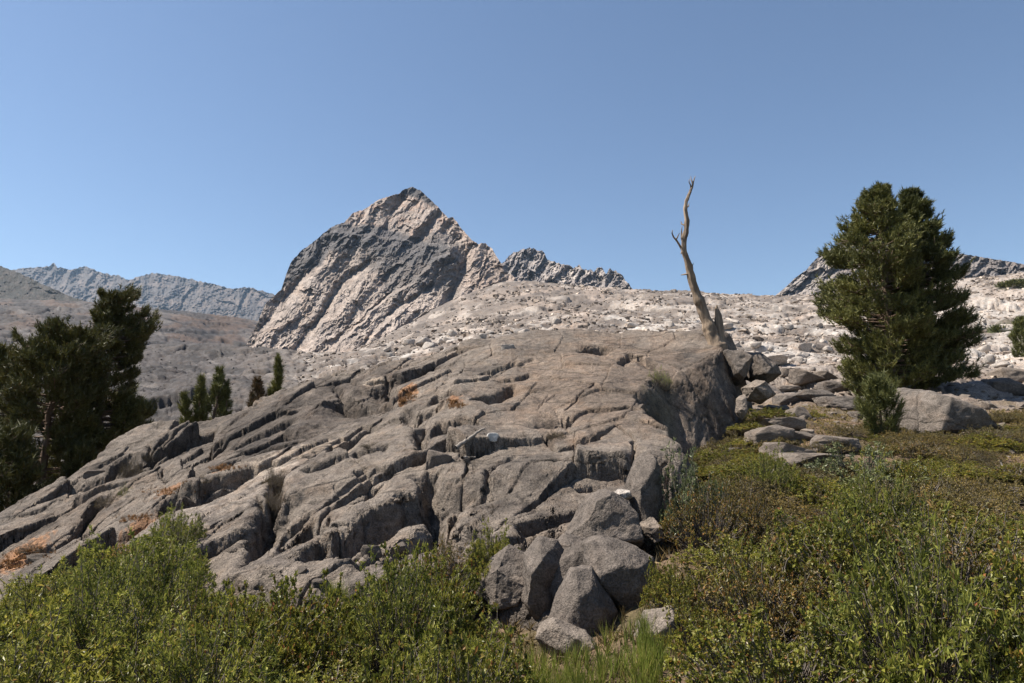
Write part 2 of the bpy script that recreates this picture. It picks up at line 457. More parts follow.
# low green mats on the slabs to the far right
for (ax, ay, bx, by, wd) in ((1000, 288, 1060, 284, 3.0), (975, 334, 1060, 322, 3.2)):
    tt = np.clip(((PXg - ax) * (bx - ax) + (PYg - ay) * (by - ay)) / ((bx - ax) ** 2 + (by - ay) ** 2), 0, 1)
    dd = np.hypot(PXg - ax - tt * (bx - ax), PYg - ay - tt * (by - ay))
    tint = lerp3(ss(wd + 1.5, wd - 1.5, dd + 2 * fbm(PXg / 6, PYg / 3, 2, 5)) * far_m, tint, (0.075, 0.085, 0.03))
# dark reddish knoll beyond the left slabs, and dark grey rock bands
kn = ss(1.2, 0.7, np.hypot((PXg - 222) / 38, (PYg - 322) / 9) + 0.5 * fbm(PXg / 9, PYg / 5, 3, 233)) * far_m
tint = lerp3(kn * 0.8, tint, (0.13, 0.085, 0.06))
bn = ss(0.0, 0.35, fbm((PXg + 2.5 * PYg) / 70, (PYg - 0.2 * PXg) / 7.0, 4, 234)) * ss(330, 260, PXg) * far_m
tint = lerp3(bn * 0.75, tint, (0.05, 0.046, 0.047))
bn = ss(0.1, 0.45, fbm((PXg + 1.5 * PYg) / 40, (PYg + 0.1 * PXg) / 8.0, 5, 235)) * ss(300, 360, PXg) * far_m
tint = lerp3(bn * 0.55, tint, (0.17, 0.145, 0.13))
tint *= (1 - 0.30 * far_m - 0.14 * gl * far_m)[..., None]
# near soil
soil = 1 - ss(14, 22, Yg + 3 * fbm(Xg / 2, Yg / 2, 3, 240))
tint = lerp3(soil, tint, (0.125, 0.085, 0.052))
s2 = ss(0.0, 0.4, fbm(Xg / 0.8, Yg / 0.8, 4, 241)) * soil
tint = lerp3(s2 * 0.7, tint, (0.075, 0.062, 0.03))
Yq, Zq, Tq = respace(Yg, Zg, tint, 1150, 25)
Xq = uu[None] * Yq
jit = ss(14, 30, Yq)
Pq = np.stack([Xq, Yq, Zq], -1)
Nq = np.cross(np.gradient(Pq, axis=1), np.gradient(Pq, axis=0)); Nq /= np.linalg.norm(Nq, axis=2)[..., None] + 1e-12
Nq *= np.sign(Nq[..., 2:3] + 1e-9)
dq = 0
for px_, am in ((28, 3.2), (14, 2.8), (6, 1.5), (3, 0.8)):
    lam = 2.0 ** np.round(np.log2(px_ * Yq / F))
    n_ = pn3(Xq / lam, Yq / lam, Zq / (lam * 0.7), int(px_) + 700)
    dq = dq + am * Yq / F * (0.4 * n_ + 0.8 * (0.22 - np.abs(n_)))
Pq = Pq + Nq * (dq * jit)[..., None]
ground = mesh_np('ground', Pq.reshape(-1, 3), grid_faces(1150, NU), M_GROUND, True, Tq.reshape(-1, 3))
tag(ground, kind='structure', label='rocky slope of pale granite slabs and soil rising to the pass')

def gz(x, y):
    i = (math.log(max(y, 1.25)) - ly[0]) / (ly[1] - ly[0]); j = (x / y - uu[0]) / (uu[1] - uu[0])
    i = min(max(i, 0), NV - 1.001); j = min(max(j, 0), NU - 1.001)
    a, b = int(i), int(j); f, g = i - a, j - b
    return float((Zg[a, b] * (1 - f) + Zg[a + 1, b] * f) * (1 - g) + (Zg[a, b + 1] * (1 - f) + Zg[a + 1, b + 1] * f) * g)

# ------------------------------------------------------------------ the outcrop
op = [
 (500,350,15.5),(560,339,16.5),(620,344,16.3),(680,346,15.8),(724,348,15.2),(440,362,15.8),(400,372,15.8),(350,382,15.8),(300,394,15.6),
 (250,411,15.4),(200,430,15.2),(150,440,15),(112,452,14.6),(95,478,13.8),(50,500,13.2),(0,524,12.6),(-80,556,12),
 (600,365,14.2),(520,370,14.2),(450,385,13.4),(680,368,14),
 (600,385,12.8),(560,400,12),(640,392,12.4),(500,410,11.4),(440,415,11.4),(620,410,11.2),(560,425,10.6),
 (600,445,9.4),(520,445,9.7),(660,435,9.8),(640,460,8.9),(450,450,9.6),(600,480,8.2),(540,480,8.3),(480,480,8.4),
 (600,510,7.5),(530,520,7.3),(470,510,7.6),(600,550,6.5),(560,560,6.4),(590,600,5.7),(590,650,5.0),(640,560,6.1),(640,510,7.1),(670,470,8.4),
 (380,410,13.2),(320,420,13.2),(260,432,13.3),(380,440,11),(320,450,11),(260,460,11.2),(200,465,12),(140,480,12.2),
 (400,470,9.2),(350,480,9.0),(300,490,9.0),(240,500,9.4),(190,505,10),(130,520,10.2),(60,540,10.6),(0,560,10.6),
 (400,510,7.8),(350,520,7.6),(300,530,7.5),(250,535,7.9),(200,530,8.6),(150,545,8.8),(80,570,9.0),(0,600,8.6),(400,560,6.6),(350,570,6.5),(450,560,6.5),
 (280,570,6.8),(200,570,7.4),(100,610,7.6),(-80,640,8.4),(-80,590,10.2)]
P_, T_ = [], []
for a, b, Y in op:
    u, t = ut(a, b); P_.append((u, math.log(Y) * 0.5)); T_.append(t)
o_tps = TPS(P_, T_, 3e-4)

LYS = np.linspace(math.log(3.8), math.log(21), 900)
def drape(pts, tps=None, lo=None):
    """picture polyline -> points on the smooth base surface"""
    out = []
    for a, b in pts:
        u, t = ut(a, b)
        tv = (tps or o_tps)(np.full(LYS.shape, float(u)), LYS * 0.5)
        k = np.nonzero(tv >= t)[0]
        Y = math.exp(LYS[k[0]]) if len(k) else math.exp(LYS[-1])
        if not len(k): Y = math.exp(LYS[int(np.argmax(tv))])
        out.append((float(u) * Y, Y))
    return np.array(out)

NU2, NV2 = 1500, 1000
u2 = np.linspace(-1.02, 0.50, NU2); l2 = np.linspace(math.log(4.2), math.log(20.5), NV2)
U, L = np.meshgrid(u2, l2); Y2 = np.exp(L); X2 = U * Y2
T2 = o_tps(U, L * 0.5)
B2 = CAMZ + T2 * Y2
OPX, OPY = proj(X2, Y2, B2)
# irregular warp of the traced joints
WX = X2 + 0.06 * fbm(X2 / 0.6, Y2 / 0.6, 3, 301)
WY = Y2 + 0.07 * fbm(X2 / 0.6 + 7, Y2 / 0.6, 3, 302)

# square-cornered jogs: every small block of rock breaks a little before or behind its neighbour
_, _, jc, _, _ = worley(X2 / 0.42 + 0.3 * Y2, Y2 / 0.36, 341); _, _, jd, _, _ = worley(X2 / 0.17, Y2 / 0.15 + 0.2 * X2, 342)
FX, FY = WX.copy(), WY.copy()
WX += 0.07 * (jc - 0.5); WY += 0.11 * ((jc * 7.7) % 1.0 - 0.5)

def seg_dist(pl, reach):
    lo = pl.min(0) - reach; hi = pl.max(0) + reach
    m = (WX > lo[0]) & (WX < hi[0]) & (WY > lo[1]) & (WY < hi[1])
    x = WX[m]; y = WY[m]
    best = np.full(x.shape, 1e9); sgn = np.zeros(x.shape); along = np.zeros(x.shape)
    tot = 0; lens = np.hypot(*(pl[1:] - pl[:-1]).T); T = lens.sum()
    for i in range(len(pl) - 1):
        ax, ay = pl[i]; bx, by = pl[i + 1]; dx, dy = bx - ax, by - ay; L2 = dx * dx + dy * dy + 1e-12
        t = np.clip(((x - ax) * dx + (y - ay) * dy) / L2, 0, 1)
        d = np.hypot(x - ax - t * dx, y - ay - t * dy)
        s = np.sign(dx * (y - ay) - dy * (x - ax))      # + = left of direction = far side
        k = d < best
        best[k] = d[k]; sgn[k] = s[k]; along[k] = (tot + t[k] * lens[i]) / T
        tot += lens[i]
    return m, best, sgn, along

H2 = np.zeros_like(B2)
def ledge(pts, h, w, taper=0.12, far=0.0):
    h = h * (1.5 if h > 0.12 else 1.2)
    """rock on the near side of the line drops by h and climbs back over w metres"""
    m, d, s, al = seg_dist(drape(pts), max(w * 4, 0.3))
    tp = ss(0, taper, al) * ss(1, 1 - taper, al)
    sd = d * s
    face = 0.012 + 0.13 * h
    prof = np.where(sd < 0, -np.exp(-np.maximum(-sd - face, 0) / w) * np.clip(-sd / face, 0, 1), 0)
    # top edge slightly worn
    prof = prof * h + np.where(sd >= 0, far * np.exp(-sd / w) - 0.15 * h * np.exp(-(sd / 0.03)), 0)
    H2[m] += tp * prof
def crack(pts, d_, w, taper=0.15):
    m, d, s, al = seg_dist(drape(pts), w * 4)
    tp = ss(0, taper, al) * ss(1, 1 - taper, al)
    H2[m] -= tp * d_ * np.exp(-(d / w) ** 2)
def pit(px, py, rx, ry, dep):
    c = drape([(px, py)])[0]
    q = ((WX - c[0]) / rx) ** 2 + ((WY - c[1]) / ry) ** 2
    H2[:] -= dep * np.exp(-q ** 1.5)

# procedural joints following the strike (from lower left to upper right in plan)
ang = math.radians(62)
sx = X2 * math.cos(ang) + Y2 * math.sin(ang); sy = -X2 * math.sin(ang) + Y2 * math.cos(ang)
jx = sx + 0.05 * fbm(X2 / 1.8, Y2 / 1.8, 2, 311) + 0.02 * fbm(X2 / .15, Y2 / .15, 2, 313); jy = sy + 0.03 * fbm(X2 / 1.5, Y2 / 1.5, 2, 312) + 0.015 * fbm(X2 / .15, Y2 / .15, 2, 314)
dome = ss(430, 520, OPX) * ss(470, 430, OPY)
smoothm = 1 - 0.82 * dome
brk = 0.55 + 0.45 * ss(-0.2, 0.3, fbm(X2 / 2.2, Y2 / 2.2, 3, 313))
brk = brk * (1 - 0.62 * ss(190, 260, OPX + 0.6 * (OPY - 470)) * ss(425, 450, OPY + 0.1 * OPX))
# broad planar slabs: inside each joint-bounded cell the smooth surface is replaced by a tilted plane
gy_, gu_ = np.gradient(B2, l2, u2)
GX = gu_ / Y2; GY = (gy_ - U * gu_) / Y2          # dz/dx, dz/dy
def slabs(a_, b_, seed, tilt, step, cw, depth):
    f1, f2, cid, ox_, oy_ = worley(jx / a_, jy / b_, seed)
    ds, dt = ox_ * a_, oy_ * b_
    dx = ds * math.cos(ang) - dt * math.sin(ang); dy = ds * math.sin(ang) + dt * math.cos(ang)
    cx = X2 - dx; cy = np.clip(Y2 - dy, 4.3, 20)
    ii = np.clip(np.rint((np.log(cy) - l2[0]) / (l2[1] - l2[0])).astype(int), 0, NV2 - 1)
    jj = np.clip(np.rint((cx / cy - u2[0]) / (u2[1] - u2[0])).astype(int), 0, NU2 - 1)
    pl = B2[ii, jj] + GX[ii, jj] * dx + GY[ii, jj] * dy - B2
    r2 = (cid * 7.13) % 1.0; r3 = (cid * 13.7) % 1.0
    pl = np.clip(pl, -0.35, 0.35) + (cid - 0.5) * step + dx * (r2 - 0.5) * tilt + dy * (r3 - 0.5) * tilt
    return pl - depth * np.exp(-((f2 - f1) / cw) ** 2)
H2 += smoothm * slabs(2.0, 1.15, 361, 0.30, 0.20, 0.022, 0.16)
H2 += smoothm * brk * 0.55 * slabs(0.9, 0.5, 362, 0.35, 0.12, 0.03, 0.09)
H2 += 0.022 * smoothm * plates(jx / 0.36, jy / 0.26, 323, 0.12, 1.1, 0.22, 0.04)
H2 += (0.35 + 0.65 * smoothm) * 0.06 * fbm(jx / 1.6, jy / 0.8, 3, 331, 0.5)

ledge([(318,541),(332,535),(345,520),(365,507),(385,498),(402,489),(422,487),(432,476)], 0.50, 0.42)
ledge([(273,531),(283,526),(298,512),(311,506)], 0.34, 0.25)
ledge([(285,566),(300,552),(317,534)], 0.3, 0.25)
ledge([(228,548),(243,535),(262,526),(268,508)], 0.3, 0.3)
crack([(288,466),(272,498),(262,530),(256,565)], 0.45, 0.10)
crack([(316,540),(321,522),(336,504)], 0.09, 0.025)
ledge([(344,493),(362,486),(365,478)], 0.14, 0.12)
ledge([(352,476),(368,472)], 0.12, 0.1)
ledge([(297,481),(330,470),(352,462),(367,464)], 0.10, 0.2)
ledge([(318,499),(345,485),(375,471),(402,468)], 0.08, 0.15)
ledge([(358,453),(376,451),(393,447)], 0.14, 0.18)
ledge([(318,470),(334,455),(332,440),(363,423),(396,418),(415,416)], 0.09, 0.2)
crack([(424,466),(436,498),(445,520),(455,545),(464,568)], 0.6, 0.11, 0.08)
ledge([(444,508),(467,513),(494,517),(514,517),(520,520)], 0.62, 0.4, 0.1)
ledge([(514,517),(524,516),(544,509),(574,501),(591,499),(602,492)], 0.15, 0.25)
crack([(447,506),(472,487),(487,475),(500,462),(513,451)], 0.14, 0.05)
ledge([(568,472),(582,470),(596,467)], 0.16, 0.10)
ledge([(480,545),(498,540),(515,548),(530,535),(549,530)], 0.3, 0.2)
crack([(520,520),(527,530),(549,541),(556,560)], 0.35, 0.07)
ledge([(549,532),(562,524),(575,528),(590,520)], 0.2, 0.15)
crack([(560,413),(566,417),(574,415),(588,410),(607,408),(630,407),(646,411)], 0.11, 0.024, 0.05)
ledge([(560,414),(574,415),(588,410),(607,408),(630,407),(646,411)], 0.05, 0.5)
crack([(565,411),(572,402),(586,393),(598,384)], 0.08, 0.018)
crack([(541,434),(556,444),(583,442),(595,435),(615,425),(624,428),(633,437),(636,449),(634,462)], 0.13, 0.022, 0.04)
ledge([(541,434),(556,443),(584,441),(600,433),(615,426)], 0.05, 0.5)
crack([(540,402),(549,397),(556,391)], 0.04, 0.014)
crack([(533,408),(541,400),(548,392)], 0.04, 0.014)
crack([(505,402),(530,392),(552,384)], 0.03, 0.014)
crack([(648,411),(663,416),(677,424),(688,434),(694,446)], 0.22, 0.10)
pit(556, 420, 0.28, 0.30, 0.28)
pit(545, 424, 0.3, 0.2, 0.12)
ledge([(572,351),(584,346),(600,345),(617,347)], 0.34, 0.30)
ledge([(614,366),(626,353),(640,354),(652,362),(668,370)], 0.13, 0.3)
ledge([(436,397),(453,395),(465,398)], 0.20, 0.25)
ledge([(466,402),(488,396),(512,385)], 0.22, 0.25)
ledge([(476,376),(492,370),(514,361)], 0.09, 0.3)
ledge([(490,380),(515,378),(528,373)], 0.10, 0.25)
ledge([(515,364),(532,358)], 0.07, 0.3)
ledge([(436,425),(452,423),(470,424),(489,427)], 0.36, 0.35)
ledge([(342,397),(368,399),(387,399)], 0.34, 0.4)
crack([(388,376),(389,399)], 0.25, 0.06)
crack([(334,382),(340,392),(348,399)], 0.25, 0.07)
ledge([(390,384),(402,394),(414,392)], 0.3, 0.3)
ledge([(420,410),(434,407),(450,408)], 0.25, 0.2)
crack([(408,410),(420,430),(425,460)], 0.3, 0.10)
ledge([(155,513),(166,503),(180,495),(203,488),(222,477),(250,465),(266,461)], 0.24, 0.22)
ledge([(266,462),(290,452),(310,440),(333,430)], 0.12, 0.2)
ledge([(30,571),(58,552),(85,537),(103,533),(130,523),(155,512)], 0.26, 0.3)
ledge([(60,553),(75,530),(92,512),(108,497)], 0.24, 0.2)
ledge([(100,483),(112,470),(128,458)], 0.3, 0.3)
crack([(148,448),(160,470),(168,482)], 0.14, 0.05)
ledge([(128,462),(150,455),(170,444)], 0.14, 0.2)
ledge([(200,452),(212,442),(225,436)], 0.16, 0.2)
ledge([(230,440),(262,428),(300,416)], 0.14, 0.3)
ledge([(225,456),(262,442),(305,434)], 0.12, 0.3)
ledge([(0,580),(24,566),(40,556)], 0.14, 0.2)
ledge([(600,505),(618,498),(634,505)], 0.12, 0.2)
crack([(636,450),(641,470),(640,485),(630,500)], 0.35, 0.09)

# footprint: outside it the rock falls away
def px2(lst):
    return np.array([at(a, b, Y)[:2] for a, b, Y in lst])
foot = px2([(-140,560,12.6),(0,519,13.2),(50,495,13.8),(92,474,14.6),(104,452,15.2),(150,436,15.8),(200,425,16),(250,406,16.3),(300,390,16.6),(400,367,17),(500,345,17),(560,334,17.6),(640,340,17.6),
  (735,346,17),(726,352,15.5),(725,362,14.6),(716,372,13.9),(694,377,13.4),(672,379,13.2),(652,392,12.3),(652,405,11.6),(668,416,10.9),(686,430,10.1),(695,447,9.3),(690,470,8.7),
  (672,490,8.1),(662,520,7.2),(650,545,6.5),(636,590,5.7),(620,640,5.1),(560,640,5.15),(530,590,5.8),(460,575,6.2),(350,600,6.0),(250,590,6.6),(150,600,7.3),(0,660,7.2),(-160,680,7.4)])
WXs = FX + 0.10 * fbm(X2 / 0.7, Y2 / 0.7, 3, 351); WYs = FY + 0.10 * fbm(X2 / 0.7, Y2 / 0.7 + 3, 3, 352)
bd = np.full(X2.shape, 1e9); inside = np.zeros(X2.shape, bool)
for i in range(len(foot)):
    ax, ay = foot[i]; bx, by = foot[(i + 1) % len(foot)]; dx, dy = bx - ax, by - ay
    t = np.clip(((WXs - ax) * dx + (WYs - ay) * dy) / (dx * dx + dy * dy + 1e-12), 0, 1)
    bd = np.minimum(bd, np.hypot(WXs - ax - t * dx, WYs - ay - t * dy))
    c = ((ay > WYs) != (by > WYs)) & (WXs < (bx - ax) * (WYs - ay) / (by - ay + 1e-12) + ax)
    inside ^= c
sd = np.where(inside, -bd, bd)
r = 0.10 + 0.14 * ss(0.10, 0.2, U) + 0.30 * ss(0.16, 0.22, U) * ss(9.6, 11.5, Y2) * ss(14.6, 13.6, Y2)
drop = (3.4 + 2.0 * ss(0.15, 0.25, U) * (1 - 0.95 * ss(9.6, 11.5, Y2) * ss(15.2, 14.2, Y2)) - 1.0 * ss(0.15, 0.25, U) * ss(9.6, 11.5, Y2) * ss(15.2, 14.2, Y2)) * (np.sqrt(np.maximum(sd + r, 0) ** 2 + (r) ** 2) - r)
# back side falls more gently
backm = ss(15.0, 16.5, Y2) * ss(0.34, 0.28, U)
drop = drop * (1 - 0.6 * backm)
print('outcrop height', time.time() - T0)
Z2 = B2 + H2 - drop
Zfloor = -3.0
Z2 = np.maximum(Z2, Zfloor)
rtint = np.ones(Z2.shape + (3,))
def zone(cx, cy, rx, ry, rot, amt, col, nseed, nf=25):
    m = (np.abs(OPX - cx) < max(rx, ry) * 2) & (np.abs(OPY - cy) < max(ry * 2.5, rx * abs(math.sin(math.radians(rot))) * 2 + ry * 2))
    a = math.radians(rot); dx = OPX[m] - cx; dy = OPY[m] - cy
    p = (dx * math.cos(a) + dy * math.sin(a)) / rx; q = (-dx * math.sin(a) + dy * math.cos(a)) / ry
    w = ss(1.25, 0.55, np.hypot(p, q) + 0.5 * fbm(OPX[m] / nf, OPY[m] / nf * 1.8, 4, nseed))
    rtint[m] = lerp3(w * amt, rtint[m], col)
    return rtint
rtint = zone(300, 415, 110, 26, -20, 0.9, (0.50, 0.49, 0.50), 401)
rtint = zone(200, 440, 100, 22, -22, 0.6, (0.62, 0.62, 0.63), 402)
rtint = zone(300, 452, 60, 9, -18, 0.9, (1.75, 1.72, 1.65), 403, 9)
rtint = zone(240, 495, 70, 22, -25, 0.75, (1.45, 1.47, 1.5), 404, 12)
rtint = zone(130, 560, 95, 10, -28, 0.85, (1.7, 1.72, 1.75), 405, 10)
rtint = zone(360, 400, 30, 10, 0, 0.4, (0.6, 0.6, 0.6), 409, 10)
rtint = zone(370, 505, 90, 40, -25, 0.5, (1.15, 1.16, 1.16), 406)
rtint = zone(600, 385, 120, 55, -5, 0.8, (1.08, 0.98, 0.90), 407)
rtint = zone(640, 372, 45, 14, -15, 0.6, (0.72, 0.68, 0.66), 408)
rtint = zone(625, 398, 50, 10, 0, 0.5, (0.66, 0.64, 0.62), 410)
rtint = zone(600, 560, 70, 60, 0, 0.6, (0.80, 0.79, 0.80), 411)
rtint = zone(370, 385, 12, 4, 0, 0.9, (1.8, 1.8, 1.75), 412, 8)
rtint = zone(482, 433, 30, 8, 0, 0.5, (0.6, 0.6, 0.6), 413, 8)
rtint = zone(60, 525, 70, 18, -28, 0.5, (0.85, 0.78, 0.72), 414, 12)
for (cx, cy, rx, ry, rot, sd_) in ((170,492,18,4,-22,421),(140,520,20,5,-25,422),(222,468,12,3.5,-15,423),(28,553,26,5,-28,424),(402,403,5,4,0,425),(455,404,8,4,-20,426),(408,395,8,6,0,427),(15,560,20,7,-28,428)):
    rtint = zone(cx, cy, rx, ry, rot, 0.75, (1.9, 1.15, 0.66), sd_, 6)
# moss-green damp streak in the hollow of the dome
rtint = zone(660, 392, 14, 22, 10, 0.5, (0.62, 0.66, 0.45), 430)
# rows respaced along each column by visible length, so that steep faces carry as many rows as flat ones
dyy = np.diff(Y2, axis=0) * 0.34; dzz = np.diff(Z2, axis=0)
arc = np.zeros_like(Y2); arc[1:] = np.cumsum(np.hypot(dyy, np.minimum(np.abs(dzz), 0.5)) / Y2[1:], axis=0)
NR = 1150
arc /= arc[-1:]
kr = 22; pad = np.pad(arc, ((0, 0), (kr, kr)), 'edge'); cs = np.cumsum(np.pad(pad, ((0, 0), (1, 0))), axis=1)
arc = (cs[:, 2 * kr + 1:] - cs[:, :-2 * kr - 1]) / (2 * kr + 1)
Yr = np.empty((NR, NU2)); Zr = np.empty((NR, NU2)); Tr = np.empty((NR, NU2, 3))
q01 = np.linspace(0, 1, NR)
for j in range(NU2):
    q = q01 * arc[-1, j]
    Yr[:, j] = np.interp(q, arc[:, j], Y2[:, j]); Zr[:, j] = np.interp(q, arc[:, j], Z2[:, j])
    for k in range(3): Tr[:, j, k] = np.interp(q, arc[:, j], rtint[:, j, k])
Xr = u2[None] * Yr
# fine relief along the surface normal, from noise in space
P = np.stack([Xr, Yr, Zr], -1)
# smooth copy gives calm normals
Nn = np.cross(np.gradient(P, axis=1), np.gradient(P, axis=0)); Nn /= np.linalg.norm(Nn, axis=2)[..., None] + 1e-12
dis = np.zeros(Xr.shape)
sxr = Xr * math.cos(ang) + Yr * math.sin(ang); syr = -Xr * math.sin(ang) + Yr * math.cos(ang)
domr = ss(430, 520, proj(Xr, Yr, Zr)[0])
steep = 1 - np.abs(Nn[..., 2])
for lam, amp, sd_ in ((0.55, 0.040, 1), (0.26, 0.026, 2), (0.12, 0.014, 3), (0.055, 0.009, 4), (0.025, 0.005, 5)):
    n_ = pn3(sxr / (lam * 1.5), syr / lam, Zr / (lam * 0.8) - syr * 0.6 / lam, 600 + sd_)
    am = amp * (1 - 0.55 * domr * (lam > 0.1)) * (0.8 + 0.9 * steep)
    dis += am * (0.5 * n_ + 0.75 * (0.25 - np.abs(n_)) * (1 if lam < 0.4 else 0.5))
# parallel sheeting: thin slabs broken off one after another across the strike
pmask = ss(-0.1, 0.35, pn3(Xr / 1.3, Yr / 1.3, Zr, 640)) * (1 - 0.75 * domr)
for sp_, am, sd_ in ((0.50, 0.040, 650), (0.17, 0.012, 651)):
    ph_ = (syr + 0.55 * Zr) / sp_ + 0.7 * pn3(Xr / 0.9, Yr / 0.9, Zr / 0.5, sd_) + 0.18 * pn3(Xr / 0.15, Yr / 0.15, Zr / 0.15, sd_ + 9)
    fr = ph_ - np.floor(ph_)
    dis += am * pmask * (fr * ss(1.0, 0.9, fr) - 0.45)
sh_ = pn3(Xr / 0.16, Yr / 0.16, Zr / 0.16, 660) + 0.5 * pn3(Xr / 0.08, Yr / 0.08, Zr / 0.08, 661)
dis -= 0.02 * ss(0.35, 0.45, sh_) * (0.3 + steep)
P = P + Nn * dis[..., None] * np.sign(Nn[..., 2:3] + 1e-9)
print('outcrop relief', time.time() - T0)
Z2g = Z2; keep = (Zr > Zfloor + 1e-6); rtint = Tr; V = P; NV2g = NV2; NV2 = NR
fc = grid_faces(NV2, NU2)
kf = keep.ravel()
fc = fc[kf[fc].any(1)]
used = np.unique(fc); remap = np.full(NU2 * NV2, -1); remap[used] = np.arange(len(used))
outcrop = mesh_np('rock_outcrop', V.reshape(-1, 3)[used], remap[fc], M_OUT, True, rtint.reshape(-1, 3)[used])
tag(outcrop, kind='structure', label='large cracked brown-grey granite outcrop filling the middle of the view')

def oz(x, y):
    i = (math.log(max(y, 1.25)) - l2[0]) / (l2[1] - l2[0]); j = (x / y - u2[0]) / (u2[1] - u2[0])
    if i < 0 or j < 0 or i >= NV2g - 1 or j >= NU2 - 1: return -99
    a, b = int(i), int(j)
    return float(Z2[a, b])
def top(x, y): return max(gz(x, y), oz(x, y))

def hit(px, py, y0=2.5, y1=900):
    """first point of ground or outcrop along a line of sight"""
    u, t = ut(px, py); u = float(u); t = float(t)
    Y = y0
    while Y < y1:
        if top(u * Y, Y) >= CAMZ + t * Y: break
        Y *= 1.004
    return (u * Y, Y, top(u * Y, Y))

# ------------------------------------------------------------------ mountains
def mountain(name, outline, bottom, D0, D1, relief, kw, mat, label, colf, seed, ncol=500, nrow=260, back=1.0):
    """front face between a skyline and a foot line, D0 m away at the foot and D1 at the crest, and a back slope"""
    ox = np.array([p[0] for p in outline], float); oy = np.array([p[1] for p in outline], float)
    bx = np.array([p[0] for p in bottom], float); by = np.array([p[1] for p in bottom], float)
    X = np.linspace(ox[0], ox[-1], ncol)
    tp = np.interp(X, ox, oy) + kw.get('jag', 0.8) * fbm(X / kw.get('jagl', 6), X * 0, 4, seed)
    bt = np.interp(X, bx, by)
    v = np.linspace(0, 1, nrow)[:, None]
    PX = np.repeat(X[None], nrow, 0); PY = tp[None] + (bt - tp)[None] * v
    hmax = (bt - oy.min()).max()
    hh = np.clip((by.max() - PY) / (by.max() - oy.min()), -0.3, 1)
    dep = D0 + (D1 - D0) * hh ** kw.get('pw', 0.8)
    dep = dep + relief(PX, PY, D1 - D0)
    dep = np.maximum(dep, D0 * 0.8)
    u, t = ut(PX, PY)
    x = u * dep; z = CAMZ + t * dep
    V = [np.stack([x, dep, z], -1)]
    # back side
    nb = 40
    top_ = V[0][0]
    rows = []
    for k in range(nb, 0, -1):
        s = k / nb
        q = top_.copy()
        dz = (top_[:, 2] - (CAMZ + ut(X, bt)[1] * D0))
        q[:, 1] += s * (D1 - D0 + 40) * back + 0.06 * (D1 - D0) * fbm(X / 15, X * 0 + s * 4, 4, seed + 9) * s
        q[:, 2] -= dz * s ** 0.9 * 1.0
        rows.append(q)
    Vall = np.concatenate([np.stack(rows), V[0]], 0)
    col = colf(PX, PY)
    call = np.concatenate([np.repeat(col[:1], nb, 0), col], 0)
    o = mesh_np(name, Vall.reshape(-1, 3), grid_faces(nb + nrow, ncol), mat, True, call.reshape(-1, 3))
    return tag(o, kind='structure', label=label)

def line_d(PX, PY, pl):
    best = np.full(PX.shape, 1e9); sg = np.zeros(PX.shape)
    for (ax, ay), (bx, by) in zip(pl[:-1], pl[1:]):
        dx, dy = bx - ax, by - ay
        t = np.clip(((PX - ax) * dx + (PY - ay) * dy) / (dx * dx + dy * dy), 0, 1)
        d = np.hypot(PX - ax - t * dx, PY - ay - t * dy); s = np.sign(dx * (PY - ay) - dy * (PX - ax))
        k = d < best; best = np.where(k, d, best); sg = np.where(k, s, sg)
    return best, sg

pk_out = [(222,372),(236,362),(245,347),(256,326),(266,303),(274,296),(281,290),(286,275),(291,262),(300,252),(312,243),(325,232),(333,226),(345,222),(353,213),(365,209),(378,200),(390,196),(400,193),(405,189),(412,187),(420,190),(430,199),(440,209),(448,218),(453,217),(461,228),(470,238),(478,244),(485,243),(492,249),(499,260),(506,271),(518,280),(535,290)]
pk_bot = [(222,378),(330,374),(370,362),(410,340),(450,315),(480,300),(535,296)]
def pk_rel(PX, PY, R):
    wx = PX + 3 * fbm(PX / 30, PY / 30, 3, 501) + 1.2 * fbm(PX / 5, PY / 5, 2, 521); wy = PY + 3 * fbm(PX / 30, PY / 30 + 5, 3, 502) + 1.2 * fbm(PX / 5, PY / 5, 2, 522)
    a = math.radians(-48)
    al = wx * math.cos(a) + wy * math.sin(a); ac = -wx * math.sin(a) + wy * math.cos(a)
    r = -20 * ridged(al / 130, ac / 42, 2, 503, 0.5) - 6.5 * ridged(al / 60, ac / 15, 3, 507, 0.55) - 2.8 * ridged(al / 13, ac / 6, 5, 504, 0.6)
    # fore buttress: everything right of / below this line stands nearer
    d, s = line_d(wx, wy, [(318,372),(330,352),(347,334),(362,318),(378,303),(392,290),(412,282),(430,262),(446,250)])
    r += np.where(s > 0, -38 * np.exp(-d / 45) * ss(0, 3, d), 0) 
    d, s = line_d(wx, wy, [(262,330),(283,300),(300,285),(318,262),(330,240)])
    r += 14 * np.exp(-(d / 5) ** 2)
    d, s = line_d(wx, wy, [(296,350),(318,318),(345,280),(372,262)])
    r += 12 * np.exp(-(d / 4) ** 2)
    d, s = line_d(wx, wy, [(360,350),(385,318),(412,300),(432,286)])
    r += 9 * np.exp(-(d / 3) ** 2)
    d, s = line_d(wx, wy, [(448,300),(458,286),(464,268),(462,250),(448,232)])
    r += 16 * np.exp(-(d / 6) ** 2)
    d, s = line_d(wx, wy, [(333,228),(365,232),(400,238),(440,244)])   # ledge below the summit pyramid
    r += np.where(s > 0, -10 * np.exp(-d / 14) * ss(0, 3, d), 0)
    d, s = line_d(wx, wy, [(405,195),(392,212),(384,228)])
    r += 8 * np.exp(-(d / 4) ** 2)
    r += 9 * plates(al / 34, ac / 15, 508, .15, .9, .8) + 3.0 * plates(al / 9, ac / 6, 506, .3, .9, .6)
    r += 1.0 * fbm(wx / 3, wy / 3, 4, 505)
    return r * 0.9
